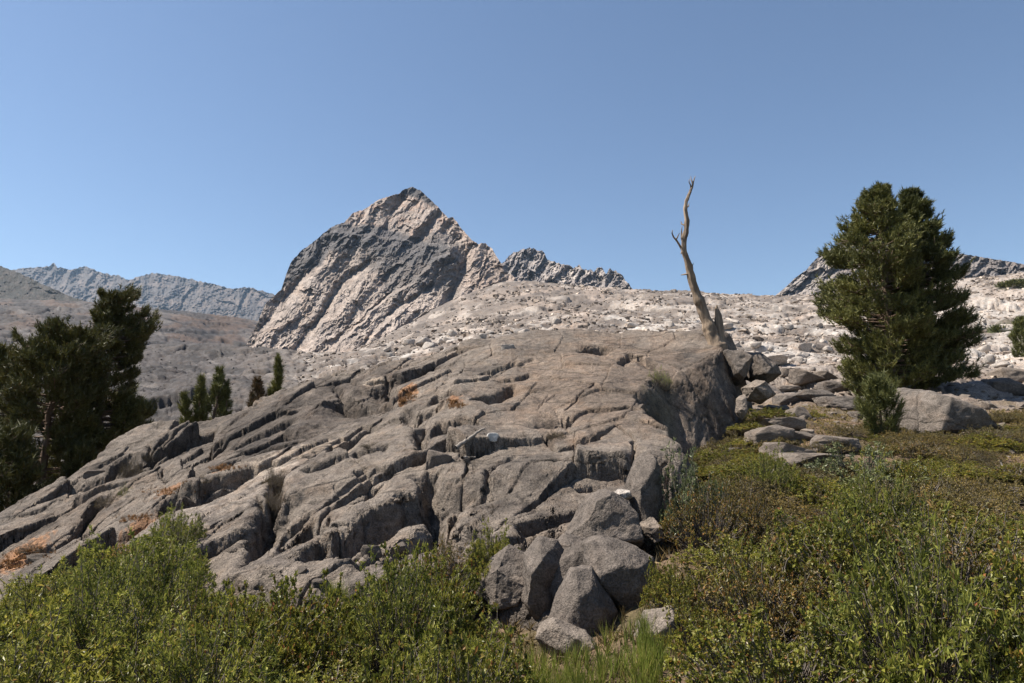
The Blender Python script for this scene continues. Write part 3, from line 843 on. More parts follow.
def pk_col(PX, PY):
    wx = PX + 7 * fbm(PX / 22, PY / 22, 4, 511); wy = PY + 7 * fbm(PX / 22, PY / 22 + 5, 4, 512)
    c = np.empty(PX.shape + (3,)); c[:] = (0.34, 0.28, 0.24)
    n = fbm(PX / 9, PY / 9, 5, 513)
    c = lerp3(ss(-0.1, 0.5, n) * 0.6, c, (0.42, 0.35, 0.30))
    pat = fbm((wx + wy) / 8, (wy - wx) / 26, 4, 519)
    c = lerp3(ss(0.1, 0.45, pat) * 0.35, c, (0.20, 0.175, 0.165))
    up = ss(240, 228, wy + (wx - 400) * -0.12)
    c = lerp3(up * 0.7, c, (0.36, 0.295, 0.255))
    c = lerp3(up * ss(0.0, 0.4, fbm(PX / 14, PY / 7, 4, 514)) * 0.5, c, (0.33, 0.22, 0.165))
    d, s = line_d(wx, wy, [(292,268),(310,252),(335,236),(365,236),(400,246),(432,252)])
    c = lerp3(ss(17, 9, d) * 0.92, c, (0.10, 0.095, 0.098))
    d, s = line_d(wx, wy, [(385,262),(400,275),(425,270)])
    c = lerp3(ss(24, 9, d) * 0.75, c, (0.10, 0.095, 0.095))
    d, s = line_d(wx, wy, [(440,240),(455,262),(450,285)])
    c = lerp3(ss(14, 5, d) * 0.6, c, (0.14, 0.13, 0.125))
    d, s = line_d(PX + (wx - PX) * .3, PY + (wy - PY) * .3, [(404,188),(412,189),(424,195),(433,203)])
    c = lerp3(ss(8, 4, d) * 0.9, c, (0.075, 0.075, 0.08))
    rg = ss(455, 470, wx)
    c = lerp3(rg * 0.6, c, (0.36, 0.285, 0.24))
    return c
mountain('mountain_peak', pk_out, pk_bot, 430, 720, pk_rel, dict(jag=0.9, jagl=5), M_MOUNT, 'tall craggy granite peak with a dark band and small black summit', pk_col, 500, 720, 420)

def gen_rel(amp, l1, l2, seed, tilt=-60):
    def f(PX, PY, R):
        a = math.radians(tilt)
        wx = PX + 3 * fbm(PX / 20, PY / 20, 3, seed); wy = PY + 3 * fbm(PX / 20, PY / 20 + 5, 3, seed + 1)
        al = wx * math.cos(a) + wy * math.sin(a); ac = -wx * math.sin(a) + wy * math.cos(a)
        return -amp * 0.6 * ridged(al / l1, ac / l2 / 1.5, 4, seed + 2, 0.55) + amp * 0.35 * plates(al / l1 * 2, ac / l2, seed + 6, .2, .9, .8) - amp * 0.10 * fbm(wx / 2, wy / 2, 3, seed + 4)
    return f
def gen_col(base, alt, amt, seed, l=14, extra=None):
    def f(PX, PY):
        c = np.empty(PX.shape + (3,)); c[:] = base
        c = lerp3(ss(-0.1, 0.4, fbm(PX / l, PY / l * 1.6, 5, seed)) * amt, c, alt)
        if extra: c = extra(PX, PY, c)
        return c
    return f
mountain('mountain_ridge', [(494,262),(505,262),(509,255),(516,252),(523,249),(530,248),(538,250),(544,252),(548,260),(556,263),(566,264),(574,268),(579,265),(584,270),(594,270),(600,267),(606,273),(610,269),(618,272),(625,279),(632,288),(645,296)],
  [(494,300),(645,300)], 950, 1150, gen_rel(60, 34, 10, 540), dict(jag=1.8, jagl=4), M_MOUNT, 'jagged grey ridge behind the pass right of the tall peak',
  gen_col((0.25, 0.22, 0.205), (0.46, 0.40, 0.35), 0.8, 545, 9, lambda X, Y, c: lerp3(ss(552, 540, X) * 0.5 + ss(572, 582, X) * 0.3, c, (0.22, 0.20, 0.20))), 540, 420, 160)
def rr_col(X, Y, c):
    c = lerp3(ss(852, 835, X + 2 * (Y - 270) * 0.6) * 0.7, c, (0.33, 0.29, 0.26))
    return lerp3(ss(940, 965, X) * ss(276, 268, Y - (X - 960) * 0.15) * 0.8, c, (0.20, 0.18, 0.17))
mountain('mountain_shoulder', [(772,300),(783,290),(795,278),(806,270),(816,259),(826,251),(836,246),(850,240),(870,238),(900,243),(930,249),(950,252),(975,256),(1000,260),(1024,264),(1090,276),(1200,290)],
  [(772,303),(1200,303)], 620, 820, gen_rel(42, 40, 10, 560, -35), dict(jag=0.9, jagl=6), M_MOUNT, 'grey rock shoulder behind the big twin-topped pine on the right',
  gen_col((0.19, 0.165, 0.155), (0.30, 0.26, 0.235), 0.6, 565, 16, rr_col), 560, 560, 160)
mountain('mountain_range', [(-60,276),(0,272),(22,268),(40,267),(50,266),(54,263),(58,267),(70,270),(84,266),(95,270),(104,273),(110,275),(118,275),(128,280),(140,276),(153,273),(170,275),(190,279),(208,283),(222,286),(232,289),(241,288),(248,287),(256,289),(266,292),(285,298),(330,305)],
  [(-60,330),(330,330)], 3000, 3900, gen_rel(150, 60, 22, 580, -55), dict(jag=1.3, jagl=5), M_MOUNT, 'hazy blue-grey serrated range on the far left horizon',
  gen_col((0.085, 0.075, 0.072), (0.17, 0.135, 0.115), 0.6, 585, 14), 580, 520, 140)
mountain('dark_hill', [(-160,250),(-60,254),(0,266),(14,271),(28,277),(42,284),(56,290),(72,297),(100,305)],
  [(-160,325),(100,325)], 1000, 1400, gen_rel(28, 40, 16, 590, -30), dict(jag=1.0, jagl=4), M_MOUNT, 'low dark wooded hill at the left edge below the hazy range',
  gen_col((0.035, 0.033, 0.027), (0.08, 0.065, 0.055), 0.6, 595, 8), 590, 360, 120)

# ------------------------------------------------------------------ rocks
import bmesh
def ico(sub):
    bm = bmesh.new(); bmesh.ops.create_icosphere(bm, subdivisions=sub, radius=1.0)
    V = np.array([v.co[:] for v in bm.verts]); Fc = np.array([[v.index for v in f.verts] for f in bm.faces]); bm.free()
    return V, Fc
ICO = {k: ico(k) for k in (2, 3, 5, 6)}
def facet(V, rs, n=12, lo=0.60, hi=0.92, flat=None):
    """cut a unit ball with random planes so that it reads as broken rock"""
    nrm = rs.normal(size=(n, 3)); nrm /= np.linalg.norm(nrm, axis=1)[:, None]
    d = rs.uniform(lo, hi, n)
    dots = V @ nrm.T
    s = np.min(np.where(dots > 1e-3, d[None] / np.maximum(dots, 1e-3), 9), axis=1)
    return V * np.minimum(s, 1.0)[:, None]
def noise3(V, f, seed):
    return (pn(V[:, 0] * f, V[:, 1] * f + V[:, 2] * f * 0.7, seed) + pn(V[:, 1] * f + 5, V[:, 2] * f - V[:, 0] * 0.5 * f, seed + 1) + pn(V[:, 2] * f, V[:, 0] * f + 9, seed + 2)) / 3
def subdiv(V, T):
    E = np.sort(np.concatenate([T[:, [0, 1]], T[:, [1, 2]], T[:, [2, 0]]]), axis=1)
    U_, inv = np.unique(E, axis=0, return_inverse=True); inv = inv.reshape(-1)
    mid = (V[U_[:, 0]] + V[U_[:, 1]]) / 2; n = len(V); k = len(T)
    a, b, c = inv[:k] + n, inv[k:2 * k] + n, inv[2 * k:] + n
    T2 = np.concatenate([np.stack([T[:, 0], a, c], 1), np.stack([a, T[:, 1], b], 1), np.stack([c, b, T[:, 2]], 1), np.stack([a, b, c], 1)])
    return np.concatenate([V, mid]), T2
def relax(V, T, it, f=0.5):
    for _ in range(it):
        S = np.zeros_like(V); c = np.zeros(len(V))
        for i, j in ((0, 1), (1, 2), (2, 0), (1, 0), (2, 1), (0, 2)):
            np.add.at(S, T[:, i], V[T[:, j]]); np.add.at(c, T[:, i], 1)
        V = V * (1 - f) + f * S / c[:, None]
    return V
def hull(P):
    bm = bmesh.new()
    for p in P: bm.verts.new(p)
    r_ = bmesh.ops.convex_hull(bm, input=bm.verts)
    dead = [v for v in bm.verts if not v.link_faces]
    for v in dead: bm.verts.remove(v)
    bmesh.ops.triangulate(bm, faces=bm.faces)
    bm.verts.index_update()
    V = np.array([v.co[:] for v in bm.verts]); T = np.array([[v.index for v in f.verts] for f in bm.faces]); bm.free()
    return V, T
def rough(V, T, seed, size, levels=4, amp=1.0, soft=0.3):
    """subdivide a hull, round its edges a little and give it rock relief"""
    for k in range(levels):
        V, T = subdiv(V, T)
        if k == 1: pass
        if k == 2: V = relax(V, T, 1, soft)
    V = relax(V, T, 1, 0.5)
    q = V / size
    n = np.cross(V[T[:, 1]] - V[T[:, 0]], V[T[:, 2]] - V[T[:, 0]]); vn = np.zeros_like(V)
    for i in range(3): np.add.at(vn, T[:, i], n)
    vn /= np.linalg.norm(vn, axis=1)[:, None] + 1e-12
    if (vn * (V - V.mean(0))).sum() < 0: vn = -vn; T = T[:, ::-1]
    d = 0
    for lam, a_ in ((1.1, 0.07), (0.5, 0.05), (0.22, 0.028), (0.1, 0.014), (0.045, 0.006)):
        n_ = pn3(q[:, 0] / lam, q[:, 1] / lam, q[:, 2] / lam, seed + int(lam * 100))
        d = d + a_ * (0.55 * n_ + (0.22 - np.abs(n_)) * 0.9)
    return V + vn * (d * size * amp)[:, None], T
def rock_mesh(seed, sub=5, n=12):
    rs = np.random.default_rng(seed)
    P = rs.uniform(-1, 1, (n + 6, 3)); P = np.sign(P) * np.abs(P) ** 0.55
    P /= np.maximum(np.linalg.norm(P, axis=1), 1.0)[:, None] ** 0.7
    V, T = hull(P)
    if sub >= 4: V, T = rough(V, T, seed, 1.0)
    else: V, T = rough(V, T, seed, 1.0, 2, 0.7)
    me = bpy.data.meshes.new('rock')
    me.from_pydata(V.tolist(), [], T.tolist())
    me.polygons.foreach_set('use_smooth', [True] * len(T))
    return me
ROCKS = {}
def boulder(px, py, wpx, hpx, label, name='boulder', Y=None, depth=None, mat=None, seed=0, rz=None, tilt=(0, 0), group=None, cat='rock', sink=0.25, n=12):
    """a loose rock whose foot is seen at (px, py), wpx by hpx pixels large"""
    x, y, z = hit(px, py) if Y is None else at(px, py, Y)
    w = wpx * y / F; h = hpx * y / F
    dp = depth if depth is not None else 0.5 * (w + h)
    key = (seed, mat.name if mat else '')
    me = rock_mesh(seed + 900, 5, n)
    me.name = name
    me.materials.append(mat or M_BOULD)
    o = bpy.data.objects.new(name, me)
    o.scale = (w * 0.56, dp * 0.56, h * 0.62)
    o.rotation_euler = (tilt[0], tilt[1], rz if rz is not None else 0)
    o.location = (x, y + dp * 0.3, z + h * (0.5 - sink))
    link(o)
    return tag(o, label, cat, group)

def outline_rock(poly, Y, thick, label, seed, mat=None, name='boulder', cat='rock', cuts=7, group=None, grow=1.0):
    """a boulder with a traced outline, its own distance, size and thickness"""
    pts = np.array([at(a, b, Y) for a, b in poly]); c = pts.mean(0)
    q = (pts - c) * grow; size = np.hypot(q[:, 0], q[:, 2]).mean() * 1.6
    rs = np.random.default_rng(seed)
    L_ = [q]
    for k, (f, d) in enumerate(((rs.uniform(.55, .75), -rs.uniform(.38, .5)), (rs.uniform(.85, .95), -rs.uniform(.12, .25)), (0.8, 0.35), (0.5, 0.5))):
        w = q[rs.permutation(len(q))[:max(4, len(q) * 2 // 3)]] * f + rs.normal(size=(1, 3)) * size * 0.07
        w[:, 1] = d * thick + rs.uniform(-.1, .1, len(w)) * thick
        L_.append(w)
    V, T = hull(np.concatenate(L_))
    V, T = rough(V, T, seed, size, 5 if len(T) < 50 else 4, 1.2, 0.0)
    me = bpy.data.meshes.new(name); me.from_pydata(V.tolist(), [], T.tolist())
    me.polygons.foreach_set('use_smooth', [True] * len(T)); me.materials.append(mat or M_BOULD)
    ob = bpy.data.objects.new(name, me); ob.location = c
    link(ob)
    return tag(ob, label, cat, group)

M_DKB = rock_mat('dark_boulder', (0.125, 0.104, 0.088), 0.9, 0.014, attr=False, rust=0.2)
outline_rock([(586,547),(597,541),(614,544),(632,551),(648,562),(651,573),(640,592),(626,614),(612,606),(600,584),(590,571),(583,560)], 5.75, 0.8, 'smooth grey boulder with a pointed flat top at the foot of the outcrop', 1, M_DKB, grow=1.14)
outline_rock([(528,570),(560,548),(600,540),(645,560),(656,600),(645,650),(600,668),(556,652),(532,612)], 6.05, 0.9, 'dark fractured wall of rock behind the boulders at the outcrop foot', 14, M_DKB)
outline_rock([(553,620),(560,596),(573,573),(590,571),(604,590),(612,612),(606,640),(590,657),(566,652)], 5.35, 0.7, 'upright rounded boulder lit on its left side at the outcrop foot', 2, M_DKB, grow=1.14)
outline_rock([(536,637),(545,624),(553,618),(567,626),(585,630),(596,640),(589,658),(565,662),(545,652)], 4.95, 0.4, 'rough pale knobbly rock low at the foot of the outcrop', 3, M_BOULD, cuts=3)
outline_rock([(580,520),(590,500),(604,494),(622,503),(634,516),(638,540),(628,552),(606,545),(585,548),(566,540)], 6.5, 0.9, 'broad brown-grey block wedged above the pointed boulder', 4, M_DKB, grow=1.14)
outline_rock([(628,508),(630,480),(637,462),(650,455),(658,470),(660,500),(654,520),(642,536),(634,528)], 7.0, 0.7, 'tall narrow rock pillar leaning on the right end of the outcrop', 5, M_DKB, grow=1.14)
outline_rock([(638,640),(650,618),(664,612),(671,620),(665,640),(652,660),(639,663)], 4.7, 0.4, 'pale streaked slab stone upright in the shrubs', 6, M_BOULD, cuts=4, grow=1.3)
outline_rock([(640,522),(650,514),(658,522),(662,538),(650,544),(641,536)], 6.7, 0.35, 'small lit stone tucked right of the stacked boulders', 7, M_BOULD, cuts=4)
outline_rock([(611,495),(618,489),(630,490),(633,497),(626,502),(615,501)], 6.8, 0.2, 'small white knobbly stone lodged beside the rock pillar', 8, M_PALEB, cuts=3)
outline_rock([(524,592),(528,556),(540,540),(556,545),(565,560),(564,582),(552,606),(538,612)], 5.9, 0.6, 'dark pitted rock face block with brown lichen left of the upright boulder', 9, M_DKB, grow=1.14)
outline_rock([(478,588),(492,560),(508,548),(524,556),(528,580),(515,600),(490,606)], 6.1, 0.6, 'dark low block half buried in leaves under the slab edge', 10, M_DKB, grow=1.14)
outline_rock([(556,545),(566,536),(584,540),(588,556),(575,574),(562,570)], 6.1, 0.4, 'small shadowed block between two boulders above the crevice', 12, M_DKB, grow=1.14)
# blocks beyond the right flank
outline_rock([(722,352),(738,350),(748,357),(747,374),(738,386),(727,380)], 15.2, 1.2, 'cracked block at the foot of the dead snag', 21, M_DKB)
outline_rock([(745,352),(758,352),(768,362),(776,378),(764,386),(750,378)], 15.8, 1.3, 'dark leaning block right of the snag block', 22, M_DKB)
outline_rock([(742,388),(756,380),(768,386),(772,398),(760,404),(746,400)], 14.5, 0.9, 'lit wedge block below the dark leaning block', 23, M_BOULD)
outline_rock([(736,398),(744,394),(748,410),(742,420),(735,412)], 13.6, 0.5, 'pale upright sliver of rock in the shaded gap', 24, M_BOULD)
M_DKB2 = rock_mat('slab_granite', (0.165, 0.14, 0.12), 0.9, 0.02, attr=False, rust=0.3, cracks=0.9)
outline_rock([(884,440),(886,404),(894,392),(906,388),(926,394),(948,408),(968,422),(988,432),(972,442),(925,446)], 14.0, 2.4, 'long sloping granite hump below the big pine', 48, M_DKB2)
bl = [ # px, py(foot), w, h, label, mat, seed
 (850,410,60,22,'broad grey slab sloping behind the young pine',M_DKB2,85),(815,402,44,18,'cracked grey slab beside the rubble',M_DKB2,86),(790,404,30,14,'low grey slab left of the cracked slab',M_DKB2,87),(838,392,40,16,'grey rock above the broad slab',M_DKB2,88),(870,420,36,14,'low slab in the heather by the young pine',M_DKB2,89),
 (762,420,30,15,'rounded grey boulder in the shade of the dome',M_DKB,31),(800,418,26,17,'grey boulder with pale top among the dwarf heather',M_BOULD,32),
 (785,412,12,9,'small round stone left of the pale-topped boulder',M_BOULD,33),(790,392,28,10,'thin flat slab lying on the rubble',M_BOULD,34),
 (812,383,42,22,'broad rounded grey rock at the foot of the slope',M_BOULD,35),(828,380,24,14,'small flat rock beside the broad rounded rock',M_BOULD,36),
 (772,446,54,22,'large flat slab with a dark undercut edge',M_BOULD,37),(786,432,46,16,'pale flat slab behind the undercut slab',M_BOULD,38),
 (802,440,26,10,'thin dark-edged stone right of the flat slabs',M_BOULD,39),(792,462,52,22,'thick flat slab with a black shaded front',M_BOULD,40),
 (836,452,56,18,'low pale slab partly covered by dry plants',M_BOULD,41),(812,474,80,22,'long low slab at the lower edge of the slab group',M_BOULD,42),
 (752,452,18,13,'block at the shaded foot of the dome',M_DKB,43),(736,462,20,16,'dark block against the foot of the dome',M_DKB,44),
 (757,473,9,7,'small round white stone in the heather',M_PALEB,45),(738,470,14,7,'low grey stone left of the white stone',M_BOULD,46),
 (806,500,22,7,'flat stone showing through the heather below the slabs',M_BOULD,47),
 
 (965,420,40,20,'shattered end of the granite hump in the tree shade',M_BOULD,50),(984,507,15,7,'small grey stone on the dry ground at right',M_BOULD,51),
 (968,500,8,5,'little pale stone left of the small grey stone',M_PALEB,52),(1015,505,24,7,'dark flat stone at the right edge',M_DKB,53),(1007,497,11,4,'white sliver of stone near the right edge',M_PALEB,54),
 (978,516,13,8,'rounded pale stone on the dry ground',M_BOULD,55),(1010,392,46,22,'dark slab in the shade right of the big pine',M_DKB,56),(1020,384,50,24,'grey bouldery slab behind the shade at the right edge',M_BOULD,57),
 (700,548,9,9,'small pale stone under the reddish shrub',M_BOULD,58),(775,366,40,20,'pale tilted block on the slope beyond the dome',M_PALEB,59),(806,352,18,14,'bright angular boulder among the slope rubble',M_PALEB,60),
 (790,375,20,10,'grey stone under the pale tilted block',M_BOULD,61),(766,372,18,12,'grey stone beside the dark leaning block',M_BOULD,62),(860,392,26,12,'stone slab half hidden by the young pine',M_BOULD,63),
 (507,350,16,8,'pale tilted slab standing on the outcrop crest',M_PALEB,64)]
for (a, b, w, h, lab, mt, sd_) in bl:
    boulder(a, b, w, h, lab, mat=mt, seed=sd_, sink=0.3 if b < 425 else 0.12, depth=None if h > w * 0.5 else w * 0.8 * hit(a, b)[1] / F, n=14)
boulder(492, 447, 14, 9, 'bright white quartz stone lying on the outcrop', name='white_stone', mat=None or rock_mat('white_quartz', (0.55, 0.53, 0.50), 0.5, 0.004, attr=False, dark=0.85, light=1.1), seed=70, sink=0.1, cat='stone')
for (a, b, w, h, lab, sd_) in ((476,452,10,6,'small grey stone left of the white quartz stone',71),(466,462,8,5,'grey pebble-like stone in the crack beside the driftwood',72),(438,466,30,24,'rounded block at the head of the dark crevice',73),(428,470,8,12,'pale knobbly stone in the mouth of the crevice',74),
    (418,440,28,16,'rough block above the crevice',75),(372,562,24,14,'low broken block beneath the lit ledge',76),(398,556,18,14,'square broken stone by the grass under the ledge',77),(318,590,16,12,'pale stone in the willow under the ledge',78),(300,575,14,10,'grey stone poking out of the willow leaves',79),(280,590,10,8,'little stone in the willow under the crack',80),
    (642,409,6,6,'small stone balanced on the dome edge',81),(35,562,26,9,'long pale rib of stone in the left crevice',82),(92,478,20,10,'flat stone against the pines at the crest end',83)):
    boulder(a, b, w, h, lab, mat=M_BOULD, seed=sd_, sink=0.3)

# distinct boulders on the mid slope
gsh = [rock_mesh(2000 + k, 3, 10) for k in range(6)]
for m_ in gsh: m_.materials.append(M_PALEB)
cnt = 0
rs = np.random.default_rng(11)
while cnt < 150:
    px = rs.uniform(380, 1024); py = rs.uniform(322, 372)
    if 600 < px < 735 and py > 338: continue
    p = hit(px, py, 22)
    if p[1] < 26 or p[1] > 170: continue
    s = rs.uniform(2.2, 6.5) * p[1] / F * (1.4 if rs.random() < 0.15 else 1)
    o = bpy.data.objects.new('slope_boulder', gsh[cnt % 6]); o.location = (p[0], p[1], p[2] + s * 0.25)
    o.scale = (s * rs.uniform(.8, 1.4), s * rs.uniform(.8, 1.2), s * rs.uniform(.6, 1.0)); o.rotation_euler = (rs.uniform(-.4, .4), rs.uniform(-.4, .4), rs.uniform(0, 6.3))
    link(o); tag(o, 'pale angular boulder lying on the rubble slope beyond the outcrop', 'boulder', 'boulders on the slope beyond the outcrop')
    cnt += 1
# uncountable rubble
def rubble(name, n, pxr, ysel, szpx, mat, label, seed, maskf=None):
    rs = np.random.default_rng(seed)
    vs = []
    for k in range(14):
        r_ = np.random.default_rng(seed + k); P = r_.uniform(-1, 1, (11, 3)); P = np.sign(P) * np.abs(P) ** 0.6
        vs.append(hull(P / np.maximum(np.linalg.norm(P, axis=1), 1.0)[:, None] ** 0.8))
    out, fo = [], []; base = 0
    us = rs.uniform(*[float(ut(p, 300)[0]) for p in pxr], n * 3); Ls = rs.uniform(math.log(ysel[0]), math.log(ysel[1]), n * 3)
    k = 0
    for u, l in zip(us, Ls):
        if k >= n: break
        Y = math.exp(l); x = u * Y
        if maskf and rs.random() > maskf(x, Y): continue
        s = rs.uniform(*szpx) * Y / F
        if rs.random() < 0.06: s *= 1.9
        V0, F0 = vs[rs.integers(14)]; W = V0 * np.array([rs.uniform(.7, 1.4), rs.uniform(.7, 1.3), rs.uniform(.5, .9)]) * s
        a = rs.uniform(0, 6.28); ca, sa = math.cos(a), math.sin(a)
        W = W @ np.array([[ca, sa, 0], [-sa, ca, 0], [0, 0, 1]])
        out.append(W + (x, Y, gz(x, Y) + 0.15 * s)); fo.append(F0 + base); base += len(W); k += 1
    o = mesh_np(name, np.concatenate(out), np.concatenate(fo), mat, False)
    return tag(o, label, 'rubble', kind='stuff')
def mk(x, y):
    a, _ = proj(x, y, CAMZ + 0.1 * y)
    q = float(pn(np.array([x / (0.07 * y + 2)]), np.array([math.log(y) * 9]), 3)[0])
    return 0.22 + 0.78 * (q > 0.05)
rubble('talus', 30000, (300, 1080), (22, 400), (0.5, 2.0), M_TALUS, 'pale boulder rubble covering the slope beneath the peak', 61, mk)
rubble('slope_blocks', 700, (380, 1080), (26, 260), (2.0, 4.6), M_TALUS, 'larger pale blocks among the rubble of the slope', 66, mk)
rubble('scree', 4500, (-60, 330), (45, 600), (0.4, 1.3), rock_mat('grey_scree_rock', (0.12, 0.108, 0.104), 6.0, 0.1, attr=False, dark=0.6), 'grey rubble strewn over the slabs behind the left pines', 62)
def nearmk(x, y): return 1.0 if (x / y > 0.3) else 0.0
rubble('loose_rubble', 500, (730, 1060), (10.5, 26), (1.5, 5.0), M_BOULD, 'small broken stones scattered between the flank and the young pine', 63, None)

# ------------------------------------------------------------------ wood and plants
def tube(pts, rad, sides=8, cap=True):
    pts = np.array(pts, float); n = len(pts)
    T = np.gradient(pts, axis=0); T /= np.linalg.norm(T, axis=1)[:, None] + 1e-9
    ref = np.array([0, 1, 0.01]) if abs(T[0][1]) < 0.9 else np.array([1, 0, 0])
    A = np.cross(T, ref); A /= np.linalg.norm(A, axis=1)[:, None] + 1e-9; B = np.cross(T, A)
    th = np.linspace(0, 2 * math.pi, sides, endpoint=False)
    V = pts[:, None] + np.asarray(rad)[:, None, None] * (np.cos(th)[None, :, None] * A[:, None] + np.sin(th)[None, :, None] * B[:, None])
    V = V.reshape(-1, 3)
    i = np.arange(n - 1)[:, None] * sides + np.arange(sides)[None]; j = np.arange(n - 1)[:, None] * sides + (np.arange(sides)[None] + 1) % sides
    Fq = np.stack([i, j, j + sides, i + sides], -1).reshape(-1, 4)
    return V, Fq
class Acc:
    def __init__(s): s.v = []; s.f = {}; s.n = 0
    def add(s, V, Fc):
        s.v.append(V); s.f.setdefault(Fc.shape[1], []).append(Fc + s.n); s.n += len(V)
    def build(s, name, mat, parent=None, smooth=True, loc=None):
        return mesh_np(name, np.concatenate(s.v), [np.concatenate(x) for x in s.f.values()], mat, smooth, None, parent, loc)

def blades(P, A, K, ln, wd, spread, rs, back=0.0):
    """K thin needles round each tuft: triangles"""
    n = len(P); A = A / (np.linalg.norm(A, axis=1)[:, None] + 1e-9)
    P = np.repeat(P, K, 0); A2 = np.repeat(A, K, 0)
    d = A2 + spread * rs.normal(size=(n * K, 3)); d /= np.linalg.norm(d, axis=1)[:, None]
    off = rs.uniform(-back, 0.25, (n * K, 1)) * ln
    side = np.cross(d, rs.normal(size=(n * K, 3))); side /= np.linalg.norm(side, axis=1)[:, None] + 1e-9
    L_ = ln * rs.uniform(0.7, 1.2, (n * K, 1)); b = P + A2 * off
    V = np.stack([b - side * wd * 0.5, b + side * wd * 0.5, b + d * L_], 1).reshape(-1, 3)
    return V, np.arange(n * K * 3).reshape(-1, 3)

def leaves(P, D, ln, wd, rs):
    """diamond leaves folded along the middle; P start, D direction"""
    n = len(P); D = D / (np.linalg.norm(D, axis=1)[:, None] + 1e-9)
    side = np.cross(D, rs.normal(size=(n, 3)) + np.array([0, 0, 1.2])); side /= np.linalg.norm(side, axis=1)[:, None] + 1e-9
    up = np.cross(side, D)
    L_ = ln * rs.uniform(0.6, 1.25, (n, 1)); W = wd * rs.uniform(0.7, 1.2, (n, 1))
    m = P + D * L_ * 0.45
    V = np.stack([P, m + side * W * 0.5 + up * W * 0.15, P + D * L_ - up * L_ * 0.12, m - side * W * 0.5 + up * W * 0.15], 1).reshape(-1, 3)
    return V, np.arange(n * 4).reshape(-1, 4)

def conifer(name, base, H, prof, label, cat='tree', seed=0, nb=220, tuft=0.22, tw=0.022, K=11, mat=None, lean=(0, 0), tr=None, up=0.35, per=22, group=None, t0=0.08, clump=0.5, gaps=0.0, trunkmat=None, twigs=5, wobble=1.0):
    """prof: list of (height fraction, left radius, right radius) in metres"""
    rs = np.random.default_rng(seed)
    t = empty(name, base, label, cat, group)
    tr = tr or H * 0.022
    hs = np.linspace(0, 1, 14)
    wob = np.cumsum(rs.normal(size=(14, 2)) * 0.012 * H * wobble, 0) * hs[:, None]
    TP = np.stack([wob[:, 0] + lean[0] * hs * H, wob[:, 1] + lean[1] * hs * H, hs * H - 0.15], 1)
    ac = Acc(); ac.add(*tube(TP, tr * (1 - hs) ** 0.8 + 0.008 * H * 0.3, 9))
    ph = np.array([p[0] for p in prof]); pl = np.array([p[1] for p in prof]); pr = np.array([p[2] for p in prof])
    PP, AA = [], []
    nsp = 7
    for i in range(nb):
        h = t0 + (1 - t0) * ((i + rs.random()) / nb) ** 0.92
        h = min(h, 0.985)
        az = rs.uniform(0, 2 * math.pi)
        f = (math.cos(az) + 1) / 2
        R = (np.interp(h, ph, pl) * (1 - f) + np.interp(h, ph, pr) * f) * rs.uniform(0.62, 1.08)
        if gaps and h < 0.8 and pn(np.array([h * 9.0]), np.array([az * 1.2]), seed)[0] > 0.42 - gaps: continue
        if R < 0.05: R = 0.05
        c0 = np.array([np.interp(h, hs, TP[:, k]) for k in range(3)])
        hd = np.array([math.cos(az), math.sin(az), 0])
        s = np.linspace(0, 1, nsp)[:, None]
        upk = up * (0.8 + 0.3 * h)
        pts = c0 + hd * R * s + np.array([0, 0, 1]) * R * (upk * (0.1 * s + 0.9 * s ** 2.2) - 0.12 * s) + rs.normal(size=(nsp, 3)) * 0.02 * R * s
        ac.add(*tube(pts, np.linspace(0.011 * H * (0.35 + 0.3 * R / max(pl.max(), 0.1)) * 0.6, 0.004 * H * 0.35, nsp), 4))
        # twigs with needle tufts towards the end
        m = max(3, int(per * (0.35 + R / max(pl.max(), pr.max()))))
        q = rs.uniform(0.28 if h < 0.85 else 0.0, 1.0, m) ** clump
        bp = np.stack([np.interp(q, s[:, 0], pts[:, k]) for k in range(3)], 1)
        tan = pts[-1] - pts[2]; tan /= np.linalg.norm(tan)
        lat = np.cross(tan, [0, 0, 1]); 
        offs = (rs.normal(size=(m, 1)) * lat + np.abs(rs.normal(size=(m, 1))) * np.array([0, 0, 0.75]) + 0.3 * tan) * (0.16 * R + 0.05) * rs.uniform(0.3, 1, (m, 1))
        tip = bp + offs
        for b0, b1 in list(zip(bp, tip))[::twigs * 2]:
            ac.add(*tube([b0, (b0 + b1) / 2 + (0, 0, -0.01), b1], [0.006 * H * 0.2] * 3, 3))
        ax = tan * 0.6 + offs / (np.linalg.norm(offs, axis=1)[:, None] + 1e-6) * 0.5 + np.array([0, 0, 0.8])
        PP.append(tip); AA.append(ax)
    ac.build('trunk', trunkmat or M_BARK, t)
    P = np.concatenate(PP); A = np.concatenate(AA)
    V, Fc = blades(P, A, K, tuft, tw, 0.55, rs, 1.1)
    mesh_np('crown', V, Fc, mat or M_NEEDLE, False, None, t)
    return t

def mpx(n, Y): return n * Y / F
